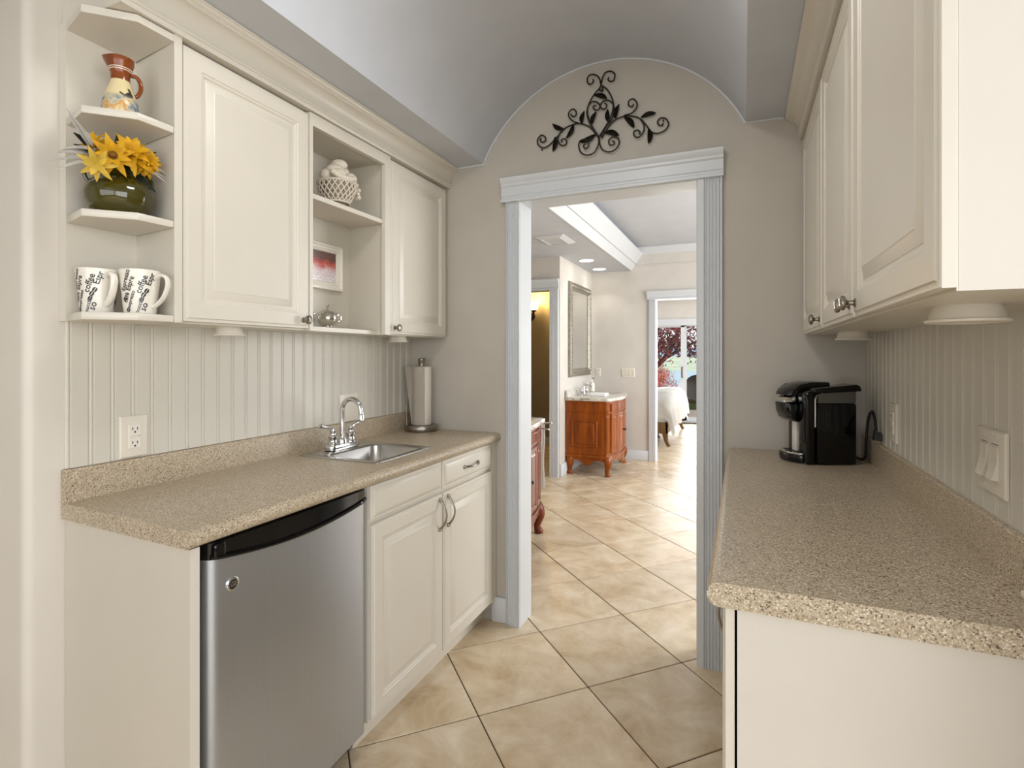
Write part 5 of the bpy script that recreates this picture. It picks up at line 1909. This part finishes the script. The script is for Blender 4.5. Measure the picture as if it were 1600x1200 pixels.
pd.energy = 15
pd.color = (1.0, 0.66, 0.22)
pd.shadow_soft_size = 0.04
po = bpy.data.objects.new('sconce_bulb', pd)
COL.objects.link(po)
po.location = (wx + 0.03, wy - 0.20, 2.10)

# ================================================================ bedroom: bed
BX0, BX1, BY0, BY1 = -3.0, -0.955, 7.78, 9.80
t = thing('bed', 'bed with dark brown wooden frame and curved legs in the bedroom', 'bed', ((BX0 + BX1) / 2, (BY0 + BY1) / 2, 0))
f = MB()
f.box(BX0, BX1 - 0.01, BY0, BY0 + 0.035, 0.18, 0.34)
f.box(BX0, BX1 - 0.01, BY1 - 0.035, BY1, 0.18, 0.34)
f.box(BX1 - 0.045, BX1 - 0.01, BY0, BY1, 0.18, 0.34)
f.bevel(0.006, 2)
obj('rail', f, M['walnut'], t)
obj('slat_base', MB().box(BX0, BX1 - 0.05, BY0 + 0.036, BY1 - 0.036, 0.24, 0.28), M['walnut'], t)
obj('headboard', MB().box(BX0 - 0.06, BX0, BY0, BY1, 0.18, 1.15).bevel(0.02, 2), M['walnut'], t)
for lx, ly in ((BX1 - 0.06, BY0 + 0.03), (BX1 - 0.06, BY1 - 0.03), (BX0 + 0.06, BY0 + 0.03), (BX0 + 0.06, BY1 - 0.03), (-1.25, BY0 + 0.75)):
    pts = smooth_path([(lx, ly, 0.24), (lx + 0.012, ly, 0.16), (lx + 0.03, ly, 0.07), (lx + 0.065, ly, 0.002)], 4)
    obj('leg', MB().tube(pts, [0.052, 0.05, 0.047, 0.044, 0.04, 0.037, 0.034, 0.031, 0.029, 0.027, 0.026, 0.025, 0.026], 8, flat=(1, 0.75)), M['walnut'], t)
o = obj('mattress', MB().box(BX0 + 0.01, BX1 - 0.05, BY0 + 0.04, BY1 - 0.04, 0.285, 0.62).bevel(0.05, 3), M['towel'])
tag(o, 'white mattress on the wooden bed frame under the duvet', 'mattress')
# duvet draped over foot and near side
rows = []
NX, NY = 56, 64
xa, xb = -2.7, BX1 + 0.46
ya, yb = BY0 - 0.34, BY1 + 0.36
for j in range(NY + 1):
    y = ya + (yb - ya) * j / NY
    row = []
    for i in range(NX + 1):
        x = xa + (xb - xa) * i / NX
        ex = max(0.0, x - (BX1 - 0.06))
        ey = max(0.0, (BY0 + 0.06) - y, y - (BY1 - 0.06))
        sy = -1 if y < BY0 + 0.06 else 1
        e = math.hypot(ex, ey) if ex and ey else ex + ey
        puff = 0.05 * noise.noise(Vector((x * 2.2, y * 2.2, 0.3))) + 0.02 * noise.noise(Vector((x * 6, y * 6, 2.0)))
        top = 0.735 + puff
        if e < 1e-6:
            row.append((x, y, top))
        else:
            R = 0.11
            arcl = R * PI / 2
            if e < arcl:
                a = e / R
                h, dn = R * math.sin(a), R * (1 - math.cos(a))
            else:
                h, dn = R + 0.10 * (e - arcl), R + (e - arcl) * 0.985
            ux, uy = (ex / e, ey / e) if ex and ey else ((1, 0) if ex else (0, 1))
            fold = 0.028 * math.sin((x if not ex else y) * 15 + 3 * noise.noise(Vector((x, y, 0)))) * min(1, dn / 0.3)
            bx__ = min(x, BX1 - 0.06) + ux * (h + fold)
            by__ = min(max(y, BY0 + 0.06), BY1 - 0.06) + sy * uy * (h + fold)
            row.append((bx__, by__, max(0.10, top - dn)))
    rows.append(row)
b = MB().grid(rows)
bmesh.ops.solidify(b.bm, geom=b.bm.faces[:], thickness=0.02)
o = obj('duvet', b, M['duvet'], smooth=80)
tag(o, 'white duvet draped over the foot and near side of the bed', 'duvet')

# ================================================================ outside the sliding doors
struct('patio', MB().box(-6, 5, 10.88, 13.6, -0.2, -0.03), M['deck'], smooth=0)
gr = MB()
rows = []
for j in range(24):
    y = 13.6 + (j / 23) ** 2 * 640
    z = -0.1 - 40.2 * min(1.0, ((y - 13.6) / 600)) ** 0.45
    rows.append([(x * (1 + (y - 13) / 60), y, z) for x in (-14, -8, -3, 0, 3, 8, 14)])
gr.grid(rows)
struct('ground', gr, M['grass'])
struct('lake', MB().box(-2600, 2600, 560, 3600, -41, -40), M['lake'], smooth=0)
def ridge(name, y0, depth, h0, amp, m, seed, sc):
    rows = []
    n = 90
    for j in range(7):
        q = j / 6
        row = []
        for i in range(n + 1):
            x = -2600 + 5200 * i / n
            top = h0 + amp * (noise.noise(Vector((x * sc, seed, 0))) + 0.4 * noise.noise(Vector((x * sc * 3, seed, 4))))
            row.append((x, y0 + depth * q, -40.5 + (top + 40.5) * math.sin(PI / 2 * q)))
        rows.append(row)
    return struct(name, MB().grid(rows), m)
ridge('hills', 1450, 900, -3, 10, M['field'], 3.3, 0.0016)
ridge('mountains', 3200, 1500, 40, 60, M['far_hill'], 8.1, 0.0009)

# red maple: trunk, limbs, leaves
t = thing('maple_tree', 'red-leaved maple tree with dark branches outside the sliding doors', 'tree', (-3.3, 15.2, -0.3))
limbs = [([(-3.3, 15.2, -0.3), (-3.2, 15.2, 0.3), (-2.85, 15.1, 0.62), (-2.35, 15.0, 0.86), (-1.95, 14.95, 1.2), (-1.65, 14.9, 1.75), (-1.45, 14.85, 2.5)], 0.12, 0.035),
         ([(-1.95, 14.95, 1.2), (-1.55, 14.9, 1.42), (-1.1, 14.8, 1.66), (-0.5, 14.7, 2.0)], 0.05, 0.015),
         ([(-2.35, 15.0, 0.86), (-2.2, 15.1, 1.4), (-2.15, 15.2, 2.1), (-2.0, 15.2, 2.8)], 0.06, 0.02),
         ([(-1.75, 14.92, 1.5), (-1.85, 14.8, 1.85), (-1.8, 14.7, 2.3)], 0.03, 0.01),
         ([(-3.2, 15.2, 0.3), (-3.5, 15.3, 1.2), (-3.6, 15.3, 2.4)], 0.08, 0.03)]
for k, (P, ra, rb) in enumerate(limbs):
    pp = smooth_path(P, 5)
    rr_ = [ra + (rb - ra) * i / (len(pp) - 1) for i in range(len(pp))]
    obj('trunk' if k == 0 else 'branch', MB().tube(pp, rr_, 8), M['bark'], t)
rnd = random.Random(4)
def leaves(n, gen, size, thin=0.35):
    vs, fs = [], []
    for _ in range(n):
        c = gen()
        if c is None:
            continue
        a = Vector((rnd.gauss(0, 1), rnd.gauss(0, 1), rnd.gauss(0, 1))).normalized()
        b_ = a.orthogonal().normalized()
        s = size * rnd.uniform(0.6, 1.3)
        k = len(vs)
        vs += [c - a * s, c + b_ * s * thin, c + a * s, c - b_ * s * thin]
        fs += [(k, k + 1, k + 2), (k, k + 2, k + 3)]
    m = MB()
    m.mesh(vs, fs)
    return m
cl_ = []
for _ in range(190):
    x = rnd.uniform(-4.6, 1.0)
    y = rnd.uniform(13.9, 16.4)
    low = 1.0 + 0.28 * (x + 2.2) ** 2 * 0.35 + rnd.uniform(0, 0.25)
    cl_.append((Vector((x, y, low + abs(rnd.gauss(0, 0.9)))), rnd.uniform(0.16, 0.34)))
def gmap():
    c, r = cl_[rnd.randrange(len(cl_))]
    return c + Vector((rnd.gauss(0, r * 0.75), rnd.gauss(0, r * 0.75), rnd.gauss(0, r * 0.4)))
o = obj('foliage', leaves(15000, gmap, 0.055), M['maple'], t, smooth=0, fix=False)
o['kind'] = 'stuff'

# coral shrub
t = thing('shrub', 'coral pink leafy shrub outside the sliding doors behind the bed', 'shrub', (-2.1, 14.75, -0.2))
tw = MB()
ends = []
for k in range(26):
    a = rnd.uniform(0, 2 * PI)
    r = rnd.uniform(0.1, 0.55)
    e = Vector((-2.08 + r * math.cos(a), 14.75 + r * math.sin(a) * 0.6, rnd.uniform(0.45, 1.0) - 0.4 * r))
    ends.append(e)
    tw.tube(smooth_path([(-2.1 + 0.05 * math.cos(a), 14.75, -0.2), (-2.09 + 0.35 * r * math.cos(a), 14.75 + 0.3 * r * math.sin(a), 0.2), e], 3), 0.008, 5)
obj('twigs', tw, M['bark'], t)
def gaz():
    e = ends[rnd.randrange(len(ends))]
    return e + Vector((rnd.gauss(0, 0.1), rnd.gauss(0, 0.1), rnd.gauss(-0.03, 0.1)))
o = obj('foliage', leaves(3000, gaz, 0.03, 0.3), M['azalea'], t, smooth=0, fix=False)
o['kind'] = 'stuff'

# clipped hedge along the patio
t = thing('hedge', 'low clipped green hedge along the patio edge', 'hedge', (-0.5, 13.9, -0.3))
rows = []
for i in range(40):
    x = -4 + 8 * i / 39
    rows.append([(x, 13.9 + 0.24 * math.cos(a) * (1 + 0.1 * noise.noise(Vector((x * 4, a, 0)))), -0.3 + 0.62 * max(0, math.sin(a)) ** 0.5 * (1 + 0.08 * noise.noise(Vector((x * 3, a, 3))))) for a in [PI * k / 10 for k in range(11)]])
obj('core', MB().grid(rows), M['hedge'], t)
def ghd():
    a = rnd.uniform(0.15, PI - 0.15)
    return Vector((rnd.uniform(-4, 4), 13.9 + 0.26 * math.cos(a), -0.3 + 0.64 * math.sin(a) ** 0.5))
o = obj('foliage', leaves(6000, ghd, 0.03, 0.45), M['hedge'], t, smooth=0, fix=False)
o['kind'] = 'stuff'

# wicker chair on the patio
cxx, cyy = -0.80, 11.75
t = thing('patio_chair', 'brown wicker chair with rounded back on the patio', 'chair', (cxx, cyy, -0.03))
rows = []
for k in range(15):
    a = -PI * 0.12 + PI * 1.24 * k / 14
    d = Vector((math.cos(a), -math.sin(a), 0))
    hb_ = 0.60 + 0.30 * max(0, math.sin(a)) ** 0.7
    rows.append([(cxx + 0.30 * d.x, cyy + 0.28 * d.y, z) for z in (0.34, 0.34 + (hb_ - 0.34) * 0.5, hb_)])
b = MB().grid(rows)
bmesh.ops.solidify(b.bm, geom=b.bm.faces[:], thickness=0.03)
obj('back', b, M['wicker'], t)
b = MB().box(cxx - 0.27, cxx + 0.27, cyy - 0.24, cyy + 0.28, 0.30, 0.42)
b.bevel(0.03, 3)
obj('seat', b, M['wicker'], t)
for sx2, sy2 in ((-0.26, -0.22), (0.26, -0.22), (-0.26, 0.26), (0.26, 0.26)):
    obj('leg', MB().tube([(cxx + sx2, cyy + sy2, 0.34), (cxx + sx2 * 1.08, cyy + sy2 * 1.08, -0.029)], [0.018, 0.013], 8), M['iron'], t)
